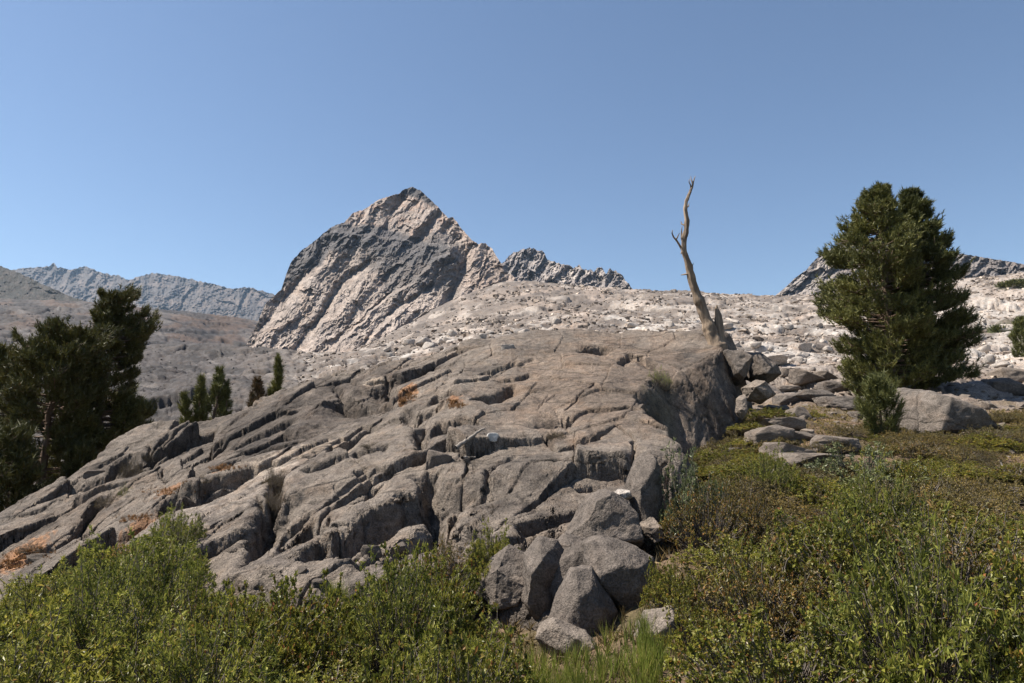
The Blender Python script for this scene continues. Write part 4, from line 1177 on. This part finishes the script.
# big pines on the right
Yt = 22.5
bx, by_, bz = at(893, 392, Yt); bz = gz(bx, by_)
Hh = at(893, 184, Yt)[2] - bz
c = Yt / F
conifer('pine_tree', (bx, by_, bz), Hh, [(0.0, 30*c, 30*c), (0.08, 48*c, 38*c), (0.2, 52*c, 38*c), (0.35, 62*c, 38*c), (0.5, 68*c, 34*c), (0.7, 58*c, 25*c), (0.85, 42*c, 15*c), (0.93, 22*c, 11*c), (1, 9*c, 7*c)],
  'broad dark-green pine, the left half of the twin-topped clump', seed=3, nb=350, tuft=0.145, tw=0.027, K=14, per=52, up=0.25, gaps=0.1, t0=0.03, wobble=0.2)
bx, by_, bz = at(926, 394, Yt + 0.6); bz = gz(bx, by_)
Hh = at(926, 187, Yt + 0.6)[2] - bz
conifer('pine_tree', (bx, by_, bz), Hh, [(0.0, 30*c, 55*c), (0.08, 40*c, 52*c), (0.25, 42*c, 50*c), (0.45, 36*c, 46*c), (0.63, 26*c, 44*c), (0.75, 16*c, 32*c), (0.88, 10*c, 26*c), (0.95, 7*c, 16*c), (1, 5*c, 7*c)],
  'tall narrow-topped pine, the right half of the twin-topped clump', seed=41, nb=350, tuft=0.145, tw=0.027, K=14, per=52, up=0.25, gaps=0.05, t0=0.03, mat=M_NEEDLE, wobble=0.2)
# young pine in front of them
p = hit(882, 436); cc = p[1] / F
conifer('pine_tree', (p[0], p[1], p[2] - 0.05), 66*cc, [(0.0, 16*cc, 16*cc), (0.2, 22*cc, 22*cc), (0.5, 20*cc, 21*cc), (0.8, 14*cc, 12*cc), (1, 4*cc, 4*cc)],
  'small grey-green young pine standing before the granite hump', seed=5, nb=70, tuft=0.13, tw=0.014, K=12, per=13, up=0.9, gaps=0.1, t0=0.04, mat=M_NEEDLE)
p = at(1030, 385, 36)
conifer('pine_tree', (p[0], p[1], gz(p[0], p[1])), 2.6, [(0, .5, .5), (0.3, .75, .75), (0.7, .5, .5), (1, .15, .15)], 'small pine cut off by the right edge of the picture', seed=6, nb=60, tuft=0.2, tw=0.03, K=11, per=14, up=0.9)
# left grove
def left_tree(px, pyb, pyt, Y, prof, lab, seed, **kw):
    a = at(px, pyb, Y); z = gz(a[0], Y); H = at(px, pyt, Y)[2] - z; c = Y / F
    pf = [(h, l * c, r_ * c) for h, l, r_ in prof]
    return conifer('pine_tree', (a[0], Y, z), H, pf, lab, seed=seed, **kw)
left_tree(92, 505, 288, 20, [(0.12, 20, 20), (0.3, 30, 36), (0.45, 28, 46), (0.55, 20, 44), (0.65, 8, 34), (0.74, 8, 44), (0.84, 8, 46), (0.93, 6, 38), (1.0, 4, 26)], 'tallest pine of the left grove with a ragged spreading top', 12, nb=170, tuft=0.14, tw=0.026, K=13, per=55, mat=M_NEEDLE_D, gaps=0.12, lean=(0.0, 0), t0=0.34, up=0.4)
left_tree(34, 520, 328, 19, [(0.2, 30, 30), (0.4, 45, 40), (0.6, 50, 45), (0.8, 48, 44), (0.93, 40, 38), (1.0, 22, 22)], 'bushy flat-topped pine at the left edge of the grove', 13, nb=150, tuft=0.14, tw=0.026, K=13, per=55, mat=M_NEEDLE_D, gaps=0.12, t0=0.33, up=0.45)
left_tree(-14, 525, 345, 20, [(0.1, 30, 30), (0.5, 45, 40), (0.8, 38, 34), (1.0, 12, 12)], 'dark pine partly outside the left edge of the picture', 14, nb=120, tuft=0.22, tw=0.032, K=11, per=28, mat=M_NEEDLE_D, gaps=0.12, t0=0.3, up=0.4)
left_tree(66, 500, 345, 24, [(0.1, 20, 20), (0.5, 24, 24), (0.8, 18, 18), (1.0, 8, 8)], 'dark pine behind the gap between the grove trunks', 15, nb=90, tuft=0.24, tw=0.034, K=11, per=26, mat=M_NEEDLE_D, gaps=0.15, t0=0.2, up=0.25)
left_tree(122, 490, 385, 22, [(0.0, 26, 26), (0.4, 28, 26), (0.8, 18, 16), (1.0, 6, 6)], 'short dark pine at the right foot of the grove', 16, nb=80, tuft=0.22, tw=0.032, K=11, per=22, mat=M_NEEDLE_D, gaps=0.05, t0=0.05, up=0.5)
left_tree(10, 520, 425, 17, [(0.0, 34, 34), (0.5, 36, 34), (1.0, 14, 14)], 'low dense young pine beneath the flat-topped pine', 17, nb=90, tuft=0.18, tw=0.026, K=11, per=22, mat=M_NEEDLE_D, t0=0.03, up=0.5)
left_tree(70, 500, 440, 18.5, [(0.0, 26, 26), (0.5, 24, 24), (1.0, 8, 8)], 'low young pine between the two grove trunks', 18, nb=90, tuft=0.18, tw=0.026, K=11, per=18, mat=M_NEEDLE_D, t0=0.03, up=0.5)
# small pines on the crest
def crest_pine(px, pyb, pyt, wl, wr, Y, lab, seed, mat=None, **kw):
    a = at(px, pyb, Y); z = max(top(a[0], Y), a[2] - 0.6) - 0.05; c = Y / F; H = at(px, pyt, Y)[2] - z
    return conifer('pine_tree', (a[0], Y, z), H, [(0, wl*c*.8, wr*c*.8), (0.4, wl*c, wr*c), (0.75, wl*c*.6, wr*c*.6), (1, 1.5*c, 1.5*c)], lab, seed=seed, nb=kw.pop('nb', 44), tuft=0.12, tw=0.018, K=12, per=13, mat=mat, up=0.7, **kw)
crest_pine(214, 432, 362, 15, 13, 17.0, 'tallest of the small pines on the left crest', 21, nb=55)
crest_pine(198, 434, 372, 9, 8, 16.8, 'slim upright stem left of the tallest crest pine', 22)
crest_pine(184, 438, 388, 7, 8, 16.6, 'smallest left-hand seedling of the crest pine group', 23, nb=34)
crest_pine(225, 420, 378, 6, 7, 17.2, 'sparse short pine right of the tallest crest pine', 24, nb=26)
crest_pine(274, 402, 352, 7, 6, 17.0, 'narrow green pine standing at the far end of the crest', 25)
crest_pine(257, 408, 374, 9, 8, 16.8, 'half-dead rusty-brown little pine on the crest', 26, M_NEEDLE_B, nb=36)
crest_pine(158, 436, 424, 8, 8, 16.5, 'tiny pine sprig by the crest near the grove', 27, nb=24)
crest_pine(320, 392, 378, 10, 12, 17.2, 'low sparse bush on the crest right of the small pines', 28, M_NEEDLE_B, nb=24)
# krummholz clumps on the far right slabs
for (a, b, w, h, lab) in ((1012, 288, 2.2, 1.2, 'low green pine mat on the upper pale slabs'), (1004, 330, 1.8, 0.6, 'long low green mat across the pale slabs at right')):
    q = hit(a, b, 40); c = q[1] / F
    conifer('pine_shrub', q, h * 5 * c, [(0, 16 * c * w / 2, 18 * c * w / 2), (0.6, 14 * c, 14 * c), (1, 5 * c, 5 * c)], lab, 'shrub', seed=int(a), nb=50, tuft=2.2 * c, tw=0.5 * c, K=9, per=14, up=0.2)

# the dead snag
def snag():
    Y = 15.6
    S = [(720,360,10.5),(718,350,9.6),(716,340,8.8),(712,330,7.6),(708,319,7.0),(703,308,6.4),(699,298,5.8),(694,285,5.2),(691,273,4.6),(687,262,3.9),(684,253,3.3),(683,240,3.0),(685,231,3.2),(686,222,2.7),(684.5,211,2.3),(685.5,202,2.0),(689,194,1.8),(692,188,1.4),(693.5,181,0.9),(696,175,0.25)]
    pts = np.array([at(a, b, Y) for a, b, r_ in S]); rad = np.array([r_ for _, _, r_ in S]) * Y / F * 0.92
    pts[:, 1] += 0.1 * np.sin(np.linspace(0, 7, len(S)))
    base = pts[0].copy(); base[2] = top(base[0], base[1] if False else Y) 
    t = empty('dead_tree', tuple(base), 'leaning bare weathered dead tree snag on top of the outcrop', 'dead tree')
    # resample
    k = np.linspace(0, len(S) - 1, 110); P = np.stack([np.interp(k, np.arange(len(S)), pts[:, j]) for j in range(3)], 1); R = np.interp(k, np.arange(len(S)), rad) * 0.86
    P[:, 0] += 0.030 * fbm(k / 1.6, k * 0, 4, 900) * (R / R.max()) ** 0.5
    R = R * (1 + 0.18 * fbm(k / 0.9, k * 0, 3, 902))
    V, Fq = tube(P, R, 20)
    th = np.tile(np.arange(20) / 20 * 2 * math.pi, 110); kk = np.repeat(k, 20)
    tw = th + kk * 0.22
    cen = np.repeat(P, 20, 0); dv = V - cen
    V = cen + dv * (1 + 0.16 * fbm(np.cos(tw) * 2.2 + 5, np.sin(tw) * 2.2 + kk * 0.25, 5, 901) + 0.13 * np.sin(tw * 5 + 0.6 * np.sin(kk)) + 0.22 * np.maximum(0, pn(kk * 1.3, np.cos(tw) * 1.2, 907)))[:, None]
    mesh_np('trunk', V - base, Fq, M_DEAD, True, None, t)
    # broken shard beside the trunk
    S2 = [(721,360,8.5),(719,338,7.0),(718.5,326,5.4),(718,316,4.0),(716.5,309,2.2),(716.8,305,0.6)]
    p2 = np.array([at(a, b, Y + 0.1) for a, b, r_ in S2]); r2 = np.array([r_ for _, _, r_ in S2]) * Y / F * 0.85
    k = np.linspace(0, 5, 40); P = np.stack([np.interp(k, np.arange(6), p2[:, j]) for j in range(3)], 1); R = np.interp(k, np.arange(6), r2)
    V, Fq = tube(P, R, 18); th = np.tile(np.arange(18) / 18 * 2 * math.pi, 40); kk = np.repeat(k, 18); cen = np.repeat(P, 18, 0)
    V = cen + (V - cen) * (1 + 0.22 * fbm(np.cos(th) * 2.5, np.sin(th) * 2.5 + kk * 0.3, 4, 905))[:, None]
    mesh_np('broken_stem', V - base, Fq, M_DEAD, True, None, t)
    brs = [[(683,251,2.0),(680,246,1.5),(677,241,1.3),(673.5,237,1.1),(672,233,0.8),(672.5,230,0.3)],
           [(676,240,1.0),(678,236,0.7),(679.5,233,0.2)],
           [(683,243,1.6),(681.5,238,1.2),(681.5,232,0.9),(682,226,0.3)],
           [(684,225,1.2),(681.5,224,0.9),(681,221,0.3)],
           [(686,208,1.2),(688.5,206,0.9),(689,203,0.3)],
           [(691,190,1.1),(690.5,185,0.8),(689,182,0.6),(689.3,179,0.2)],
           [(692.5,184,0.9),(691,179,0.6),(690.8,176,0.2)],
           [(688,274,1.2),(684,274.5,1.0),(681,275,0.5)],
           [(684,247,1.3),(682,250,1.0),(681,254,0.6)],
           [(688,195,0.9),(690.5,193,0.6),(691.5,191,0.2)],
           [(690,268,0.9),(692.5,266,0.6),(693.5,263,0.2)]]
    rs = np.random.default_rng(5)
    for b in brs:
        p = np.array([at(x, y, Y + 0.02 * i * rs.uniform(-4, 4)) for i, (x, y, _) in enumerate(b)])
        V, Fq = tube(p, [max(q[2] * 0.8 * Y / F, 0.006) for q in b], 6)
        mesh_np('branch', V - base, Fq, M_DEAD, True, None, t)
snag()

# driftwood and dead sticks
def stick(pts, rpx, lab, name='dead_branch', mat=None, lift=0.03, group=None):
    P = []
    for a, b in pts:
        q = hit(a, b); P.append((q[0], q[1], q[2] + lift))
    P = np.array(P)
    # a rigid branch: straight chord between its ends, slightly bowed, resting on the highest ground beneath it
    ch = np.linspace(0, 1, len(P))[:, None]; st = P[0] * (1 - ch) + P[-1] * ch
    st[:, 0] = P[:, 0]; st[:, 1] += 0.3 * np.clip(P[:, 1] - st[:, 1], -0.3, 0.3)
    up_ = max(min(top(a_, b_) - c_, 0.25) for a_, b_, c_ in st); P = st; P[:, 2] += max(0.0, up_) + 0.02
    lift = -9
    for i in range(len(P)): P[i, 2] = max(P[i, 2], top(P[i, 0], P[i, 1]) + lift)
    k = np.linspace(0, len(P) - 1, len(P) * 4); Q = np.stack([np.interp(k, np.arange(len(P)), P[:, j]) for j in range(3)], 1)
    Q += rng.normal(size=Q.shape) * 0.006
    V, Fq = tube(Q, np.linspace(rpx, rpx * 0.45, len(Q)) * P[:, 1].mean() / F, 7)
    o = mesh_np(name, V - Q[0], Fq, mat or M_GREYWOOD, True, None, None, tuple(Q[0]))
    return tag(o, lab, 'branch', group)
stick([(456,457),(463,452),(470,455),(477,450),(484,446)], 2.4, 'twisted grey dead branch lying in the crack beside the white stone', mat=M_GREYWOOD)
stick([(462,462),(468,464),(475,461)], 1.6, 'short curled piece of grey dead wood below the twisted branch')
stick([(932,456),(940,462),(948,470)], 1.1, 'bleached forked stick on the dry slope at right')
stick([(1000,466),(1006,474)], 1.1, 'short bleached stick near the right edge')
stick([(818,372),(826,378)], 0.9, 'short pale stick on the slabs left of the young pine')
stick([(776,482),(772,493),(768,503)], 1.0, 'curved white dead stem standing in the shrubs', lift=0.15)

# ------------------------------------------------------------------ shrubs
def tipx(az, rr): return math.cos(az) * rr, math.sin(az) * rr
def shrub_data(kind, seed):
    """shrub about 1 m across and 0.7 m high; returns (stem mesh, leaf mesh) data"""
    rs = np.random.default_rng(seed)
    K = dict(willow=dict(ln=0.034, wd=0.0105, nt=330, per=32, h=0.55), silver=dict(ln=0.042, wd=0.014, nt=240, per=24, h=0.6), oval=dict(ln=0.025, wd=0.017, nt=340, per=32, h=0.5),
             red=dict(ln=0.024, wd=0.012, nt=300, per=22, h=0.5), heath=dict(ln=0.026, wd=0.009, nt=360, per=26, h=0.24), cushion=dict(ln=0.03, wd=0.004, nt=300, per=16, h=0.3))[kind]
    ac = Acc(); PP, DD = [], []
    for i in range(K['nt']):
        az = rs.uniform(0, 6.283); rr = math.sqrt(rs.random()) * 0.55
        lob = 0.72 + 0.62 * pn(np.array([tipx(az, rr)[0] * 4.0]), np.array([tipx(az, rr)[1] * 4.0]), seed)[0]
        hh = K['h'] * math.sqrt(max(0.02, 1 - 0.95 * (rr / 0.56) ** 2)) * rs.uniform(0.6, 1.08) * lob
        tip = np.array([math.cos(az) * rr, math.sin(az) * rr, hh])
        b = np.array([math.cos(az) * rr * 0.2, math.sin(az) * rr * 0.2, 0.0]) + rs.normal(size=3) * 0.03; b[2] = -0.05
        mid = b * 0.3 + tip * 0.7 + rs.normal(size=3) * 0.035
        end = tip + (tip - mid) * 0.2 + rs.normal(size=3) * 0.02
        pts = np.array([b, mid, tip, end])
        ac.add(*tube(pts, [0.005, 0.0032, 0.002, 0.0012], 3))
        q = rs.uniform(1.0, 3, K['per'])
        P = np.stack([np.interp(q, [0, 1, 2, 3], pts[:, k]) for k in range(3)], 1)
        tan = (tip - mid) / np.linalg.norm(tip - mid)
        D = tan[None] * 0.45 + rs.normal(size=(len(q), 3)) * 0.7 + np.array([0, 0, 0.12])
        PP.append(P); DD.append(D)
    V, Fc = leaves(np.concatenate(PP), np.concatenate(DD), K['ln'], K['wd'], rs)
    kz = K['h'] / np.percentile(V[:, 2], 98)
    V[:, 2] *= kz
    for a_ in ac.v: a_[:, 2] *= kz
    return ac, (V, Fc)
def shrub_proto(kind, seed, mat, label, cat='shrub', group=None, name='shrub'):
    t = empty(name, (0, 0, -50), label, cat, group)
    ac, (V, Fc) = shrub_data(kind, seed)
    ac.build('stems', M_TWIG, t)
    mesh_np('foliage', V, Fc, mat, False, None, t)
    return t
PROTO = {}
USED = set()
KM = dict(willow=M_WILLOW, silver=M_SILVER, oval=M_HUCK, red=M_RED, heath=M_HEATH, cushion=M_CUSH)
KN = dict(willow='willow_shrub', silver='grey_willow_shrub', oval='leafy_shrub', red='leafy_shrub', heath='heather_plant', cushion='cushion_plant')
def put_shrub(kind, var, x, y, s, hs, label, group=None, rz=None, z=None, mat=None):
    key = (kind, var, (mat or KM[kind]).name)
    if key not in PROTO:
        PROTO[key] = shrub_proto(kind, hash((kind, var)) % 1000 if False else var * 31 + len(kind), mat or KM[kind], label, 'shrub', group, KN[kind])
        o = PROTO[key]
    else:
        r0 = PROTO[key]; o = r0.copy(); C.objects.link(o)
        for ch in r0.children:
            c_ = ch.copy(); C.objects.link(c_); c_.parent = o
    o['label'] = label
    if group: o['group'] = group
    elif 'group' in o.keys(): del o['group']
    zz = top(x, y) if z is None else z
    o.location = (x, y, zz - 0.02); o.scale = (s, s, s * hs); o.rotation_euler = (0, 0, rng.uniform(0, 6.28) if rz is None else rz)
    return o

# left thicket, in rows; its upper edge follows the foot of the outcrop
rs = np.random.default_rng(23)
def edge_left(px): return np.interp(px, [-60, 0, 60, 110, 150, 200, 245, 300, 340, 400, 450, 500, 540, 560], [618, 608, 588, 560, 535, 540, 560, 575, 578, 558, 560, 585, 625, 672])
def field(pxr, yr, step, kinds, edge, label, group, sc_=(0.8, 1.15), hmul=1.0, maxtop=None):
    n = 0
    Y = yr[0]
    while Y < yr[1]:
        px = pxr[0] + rs.uniform(0, 40)
        while px < pxr[1]:
            x = (px - 512) / F * Y * 1.02 + rs.normal() * 0.08; y = Y + rs.normal() * 0.10
            k = kinds[rs.choice(len(kinds), p=[q[1] for q in kinds])][0]
            s = rs.uniform(*sc_)
            z = max(gz(x, y), min(oz(x, y), gz(x, y) + 0.25))
            K = dict(willow=0.55, silver=0.6, oval=0.5, red=0.5, heath=0.24, cushion=0.3)[k]
            hs = rs.uniform(0.6, 1.35) * hmul * (0.95 + 1.1 * float(pn(np.array([x / 1.1]), np.array([y / 1.1]), 77)[0])); s *= rs.uniform(0.85, 1.2)
            # keep tops below the edge seen in the photograph
            _, pt = proj(x, y, z + K * s * hs)
            e = edge(px)
            if pt < e:
                lim = CAMZ + float(ut(px, e)[1]) * y - z
                hs = lim / (K * s)
            rad_ = 0.5 * s * F / y
            if pt < 668 and ((px < 600 and px + rad_ > 562) or (px >= 600 and px - rad_ < 628)): px += step * F / Y; continue
            if hs > 0.25 and not (oz(x, y) > gz(x, y) + 0.3):
                lb = label(k, px, Y); put_shrub(k, int(rs.integers(3)), x, y, s, hs, lb[0], lb[1], z=z); n += 1
            px += step * F / Y * rs.uniform(0.8, 1.2)
        Y += step * rs.uniform(0.75, 0.95)
    return n
def lab_left(k, px, Y):
    w = {'willow': 'narrow-leaved green willow shrub in the thicket below the left side of the outcrop', 'silver': 'grey-green willow shrub in the thicket below the left side of the outcrop',
         'oval': 'small-leaved green shrub in the thicket below the left side of the outcrop', 'red': 'brownish small-leaved shrub in the thicket below the left side of the outcrop'}[k]
    return w, {'willow': 'green willows', 'silver': 'grey willows', 'oval': 'small-leaved shrubs', 'red': 'brownish shrubs'}[k] + ' below the left side of the outcrop'
n1 = field((-120, 560), (3.0, 8.2), 0.74, [('willow', 0.68), ('silver', 0.04), ('oval', 0.23), ('red', 0.05)], edge_left, lab_left, None)
def edge_right(px): return np.interp(px, [640, 665, 700, 740, 800, 860, 900, 950, 1024, 1100], [600, 560, 555, 540, 520, 500, 505, 518, 520, 515])
def lab_right(k, px, Y):
    w = {'willow': 'narrow-leaved green willow shrub in the thicket on the right foreground slope', 'silver': 'grey-leaved willow shrub in the thicket on the right foreground slope',
         'oval': 'oval-leaved green and yellow shrub in the right foreground thicket', 'red': 'small-leaved shrub turning orange in the right foreground thicket'}[k]
    w = w.replace('foreground ', '').replace('foreground', '')
    return w, {'willow': 'green willows', 'silver': 'grey willows', 'oval': 'oval-leaved shrubs', 'red': 'orange-tinged shrubs'}[k] + ' of the thicket right of the outcrop'
n2 = field((620, 1130), (3.0, 6.6), 0.68, [('oval', 0.50), ('willow', 0.36), ('silver', 0.01), ('red', 0.13)], edge_right, lab_right, None)
print('shrubs', n1, n2)
# named single shrubs
def one(kind, px, py, wpx, hpx, lab, var=0, grp=None, mat=None):
    x, y, z = hit(px, py); w = wpx * y / F; h = hpx * y / F
    K = dict(willow=0.55, silver=0.6, oval=0.5, red=0.5, heath=0.24, cushion=0.3)[kind]
    s = w / 1.1
    return put_shrub(kind, var, x, y + 0.1, s, h / (K * s), lab, grp, z=z, mat=mat)
one('silver', 690, 545, 90, 85, 'pale-topped willow shrub against the right foot of the outcrop', 0)
one('red', 712, 550, 95, 62, 'orange-brown shrub under the pale-topped willow', 1)
one('red', 745, 540, 70, 50, 'dark reddish shrub in the middle of the right slope', 2)
one('silver', 868, 490, 120, 42, 'wide grey-green willow mat with a dark underside above the thicket', 1)
one('oval', 925, 492, 70, 30, 'small yellow-tinged shrub right of the wide willow mat', 0)
one('willow', 885, 545, 80, 72, 'upright willow sticking out above the thicket', 1)
one('red', 815, 515, 66, 26, 'low brown shrub below the flat slabs', 0)
one('willow', 775, 500, 50, 45, 'willow shrub with a white dead stem beside it', 2)
one('silver', 985, 665, 80, 55, 'large-leaved pale grey willow at the lower right corner', 2)
one('oval', 676, 612, 60, 44, 'bright green shrub beside the upright slab stone', 0)
one('oval', 700, 655, 80, 50, 'green oval-leaved shrub just right of the upright slab stone', 2)
one('oval', 720, 500, 44, 24, 'olive shrub at the shaded foot of the dome', 1)
one('willow', 172, 549, 56, 34, 'tall willow sprays standing out against the pale slab', 0)
one('willow', 492, 585, 60, 50, 'leafy willow sprays before the shadowed block', 1)
one('red', 450, 590, 70, 40, 'red-brown shrub under the dark crevice', 1)
one('oval', 55, 650, 34, 30, 'small shrub with bright yellow leaves in the left thicket', 2, mat=M_YEL)
one('oval', 112, 572, 46, 22, 'straw-yellow shrub at the upper edge of the left thicket', 1, mat=M_YEL)
for (a, b, w, h, lab) in ((272,490,26,24,'brown cushion plant high in the crack of the pale slab'),(270,512,28,22,'golden-brown cushion plant lower in the crack of the pale slab'),(128,478,24,18,'brown cushion plant on the left end of the outcrop'),(122,497,14,12,'small green cushion plant below the brown one'),(104,508,24,14,'rust-tinged cushion plant in the left crevice'),
      (147,466,14,12,'dark cushion plant under the crest block'),(556,440,24,10,'dry plant in the pit of the dome crack'),(523,440,12,8,'tiny dry plant left of the pit'),(370,450,22,6,'sparse pale grass tuft on the stepped slabs'),(660,386,26,18,'green moss-like plant in the hollow of the dome'),(28,556,30,8,'dry plant on the pale lower rock at far left'),(200,492,20,8,'dry plant along the long ledge')):
    one('cushion', a, b, w, h, lab, len(lab) % 3, mat=(M_GRASS if ('green' in lab) else None))
# heather on the dry right slope
rs = np.random.default_rng(31)
def heather():
    n = 0
    while n < 210:
        Y = rs.uniform(6.6, 15.5); px = rs.uniform(700, 1070)
        x = (px - 512) / F * Y * 1.02
        if oz(x, Y) > gz(x, Y): continue
        _, py = proj(x, Y, gz(x, Y))
        if 755 < px < 860 and 415 < py < 475 and rs.random() < 0.8: continue
        if 960 < px and 455 < py < 520 and rs.random() < 0.6: continue
        if 870 < px < 965 and 385 < py < 438: continue
        gd = pn(np.array([x / 1.1]), np.array([Y / 1.3]), 44)[0]
        k = 'heath' if gd < 0.0 else ('oval' if gd > 0.10 else 'red')
        lab = {'heath': 'low brown-olive heather on the dry slope right of the outcrop', 'oval': 'low green shrublet among the heather on the dry slope', 'red': 'low rusty shrublet among the heather on the dry slope'}[k]
        grp = {'heath': 'heather plants on the dry slope', 'oval': 'green shrublets on the dry slope', 'red': 'rusty shrublets on the dry slope'}[k]
        put_shrub(k, int(rs.integers(3)), x, Y, rs.uniform(0.6, 1.1), rs.uniform(0.5, 1.15) * (1 if k == 'heath' else 0.45), lab, grp, z=gz(x, Y)); n += 1
heather()

# grasses and low cover
def grass(name, n, sampler, ln, wd, K, mat, lab, seed, spread=0.35):
    rs = np.random.default_rng(seed); P = []
    while len(P) < n:
        p = sampler(rs)
        if p is not None: P.append(p)
    P = np.array(P); A = np.tile([0, 0, 1.0], (n, 1)) + rs.normal(size=(n, 3)) * 0.12
    V, Fc = blades(P, A, K, ln, wd, spread, rs, 0.0)
    # scatter blade bases
    o = mesh_np(name, V, Fc, mat, False)
    return tag(o, lab, 'grass', kind='stuff')
def s_grass(rs):
    c = [(590, 672, 40, 12), (515, 655, 30, 14), (640, 672, 18, 12), (345, 588, 12, 8), (355, 600, 18, 10), (470, 668, 30, 12), (550, 675, 30, 8), (270, 660, 60, 12)][rs.integers(8)]
    px = c[0] + rs.normal() * c[2] * 0.6; Y = {672: 4.3, 655: 4.6, 588: 6.2, 600: 6.0, 668: 4.3, 675: 4.1, 660: 4.3}[c[1]] + rs.normal() * 0.25
    x = (px - 512) / F * Y; z = gz(x, Y)
    return (x, Y, max(z, min(oz(x, Y), z + 0.3)) - 0.01)
grass('grass', 1300, s_grass, 0.15, 0.006, 8, M_GRASS, 'bright green grass tufts at the foot of the boulders', 71, 0.22)
def s_cover(rs):
    Y = math.exp(rs.uniform(math.log(5.5), math.log(17))); px = rs.uniform(690, 1100); x = (px - 512) / F * Y * 1.02
    if oz(x, Y) > gz(x, Y): return None
    if pn(np.array([x / 0.7]), np.array([Y / 0.9]), 55)[0] < -0.12: return None
    return (x, Y, gz(x, Y) - 0.01)
grass('ground_cover', 16000, s_cover, 0.05, 0.013, 7, leaf_mat('dry_ground_cover', [(0, (0.07, 0.05, 0.022)), (0.4, (0.25, 0.175, 0.07)), (0.75, (0.22, 0.20, 0.06)), (1, (0.28, 0.20, 0.09))], 0.6, 0.2, 0.7), 'brown and olive ground cover on the dry slope', 72, 0.6)
def s_dry(rs):
    c = [(170,493,18,3),(140,520,18,3),(222,469,12,2),(28,556,22,4),(402,403,4,3),(455,406,7,2),(408,396,6,4),(12,566,14,4)][rs.integers(8)]
    q = hit(c[0] + rs.normal() * c[2] * .6, c[1] + rs.normal() * c[3] * .6)
    return (q[0], q[1], q[2])
grass('dry_grass', 700, s_dry, 0.05, 0.008, 8, M_DRY, 'orange dry grass growing along the ledges of the outcrop', 73, 0.7)
def s_litter(rs):
    Y = rs.uniform(2.6, 7.5); x = rs.uniform(-0.95, 0.95) * Y
    z = gz(x, Y)
    if oz(x, Y) > z: return None
    return (x, Y, z)
grass('undergrowth', 5000, s_litter, 0.10, 0.010, 6, M_CUSH, 'brown dead stems and leaf litter under the shrubs', 74, 0.8)

# ------------------------------------------------------------------ haze
print('before haze', time.time() - T0)
def haze():
    me = bpy.data.meshes.new('haze'); bm = bmesh.new(); bmesh.ops.create_cube(bm, size=1.0); bm.to_mesh(me); bm.free()
    m = bpy.data.materials.new('haze_air'); m.use_nodes = True; nt = m.node_tree; nt.nodes.clear()
    out = nt.nodes.new('ShaderNodeOutputMaterial'); pv = nt.nodes.new('ShaderNodeVolumePrincipled')
    pv.inputs['Color'].default_value = (0.5, 0.72, 1.0, 1); pv.inputs['Density'].default_value = HAZE
    pv.inputs['Anisotropy'].default_value = 0.3
    nt.links.new(pv.outputs[0], out.inputs['Volume'])
    me.materials.append(m)
    o = bpy.data.objects.new('haze', me); o.scale = (12000, 5600, 1110); o.location = (0, 2500, 545)
    link(o); tag(o, kind='stuff', label='thin blue haze over the far ranges')
HAZE = 0.00004
haze()
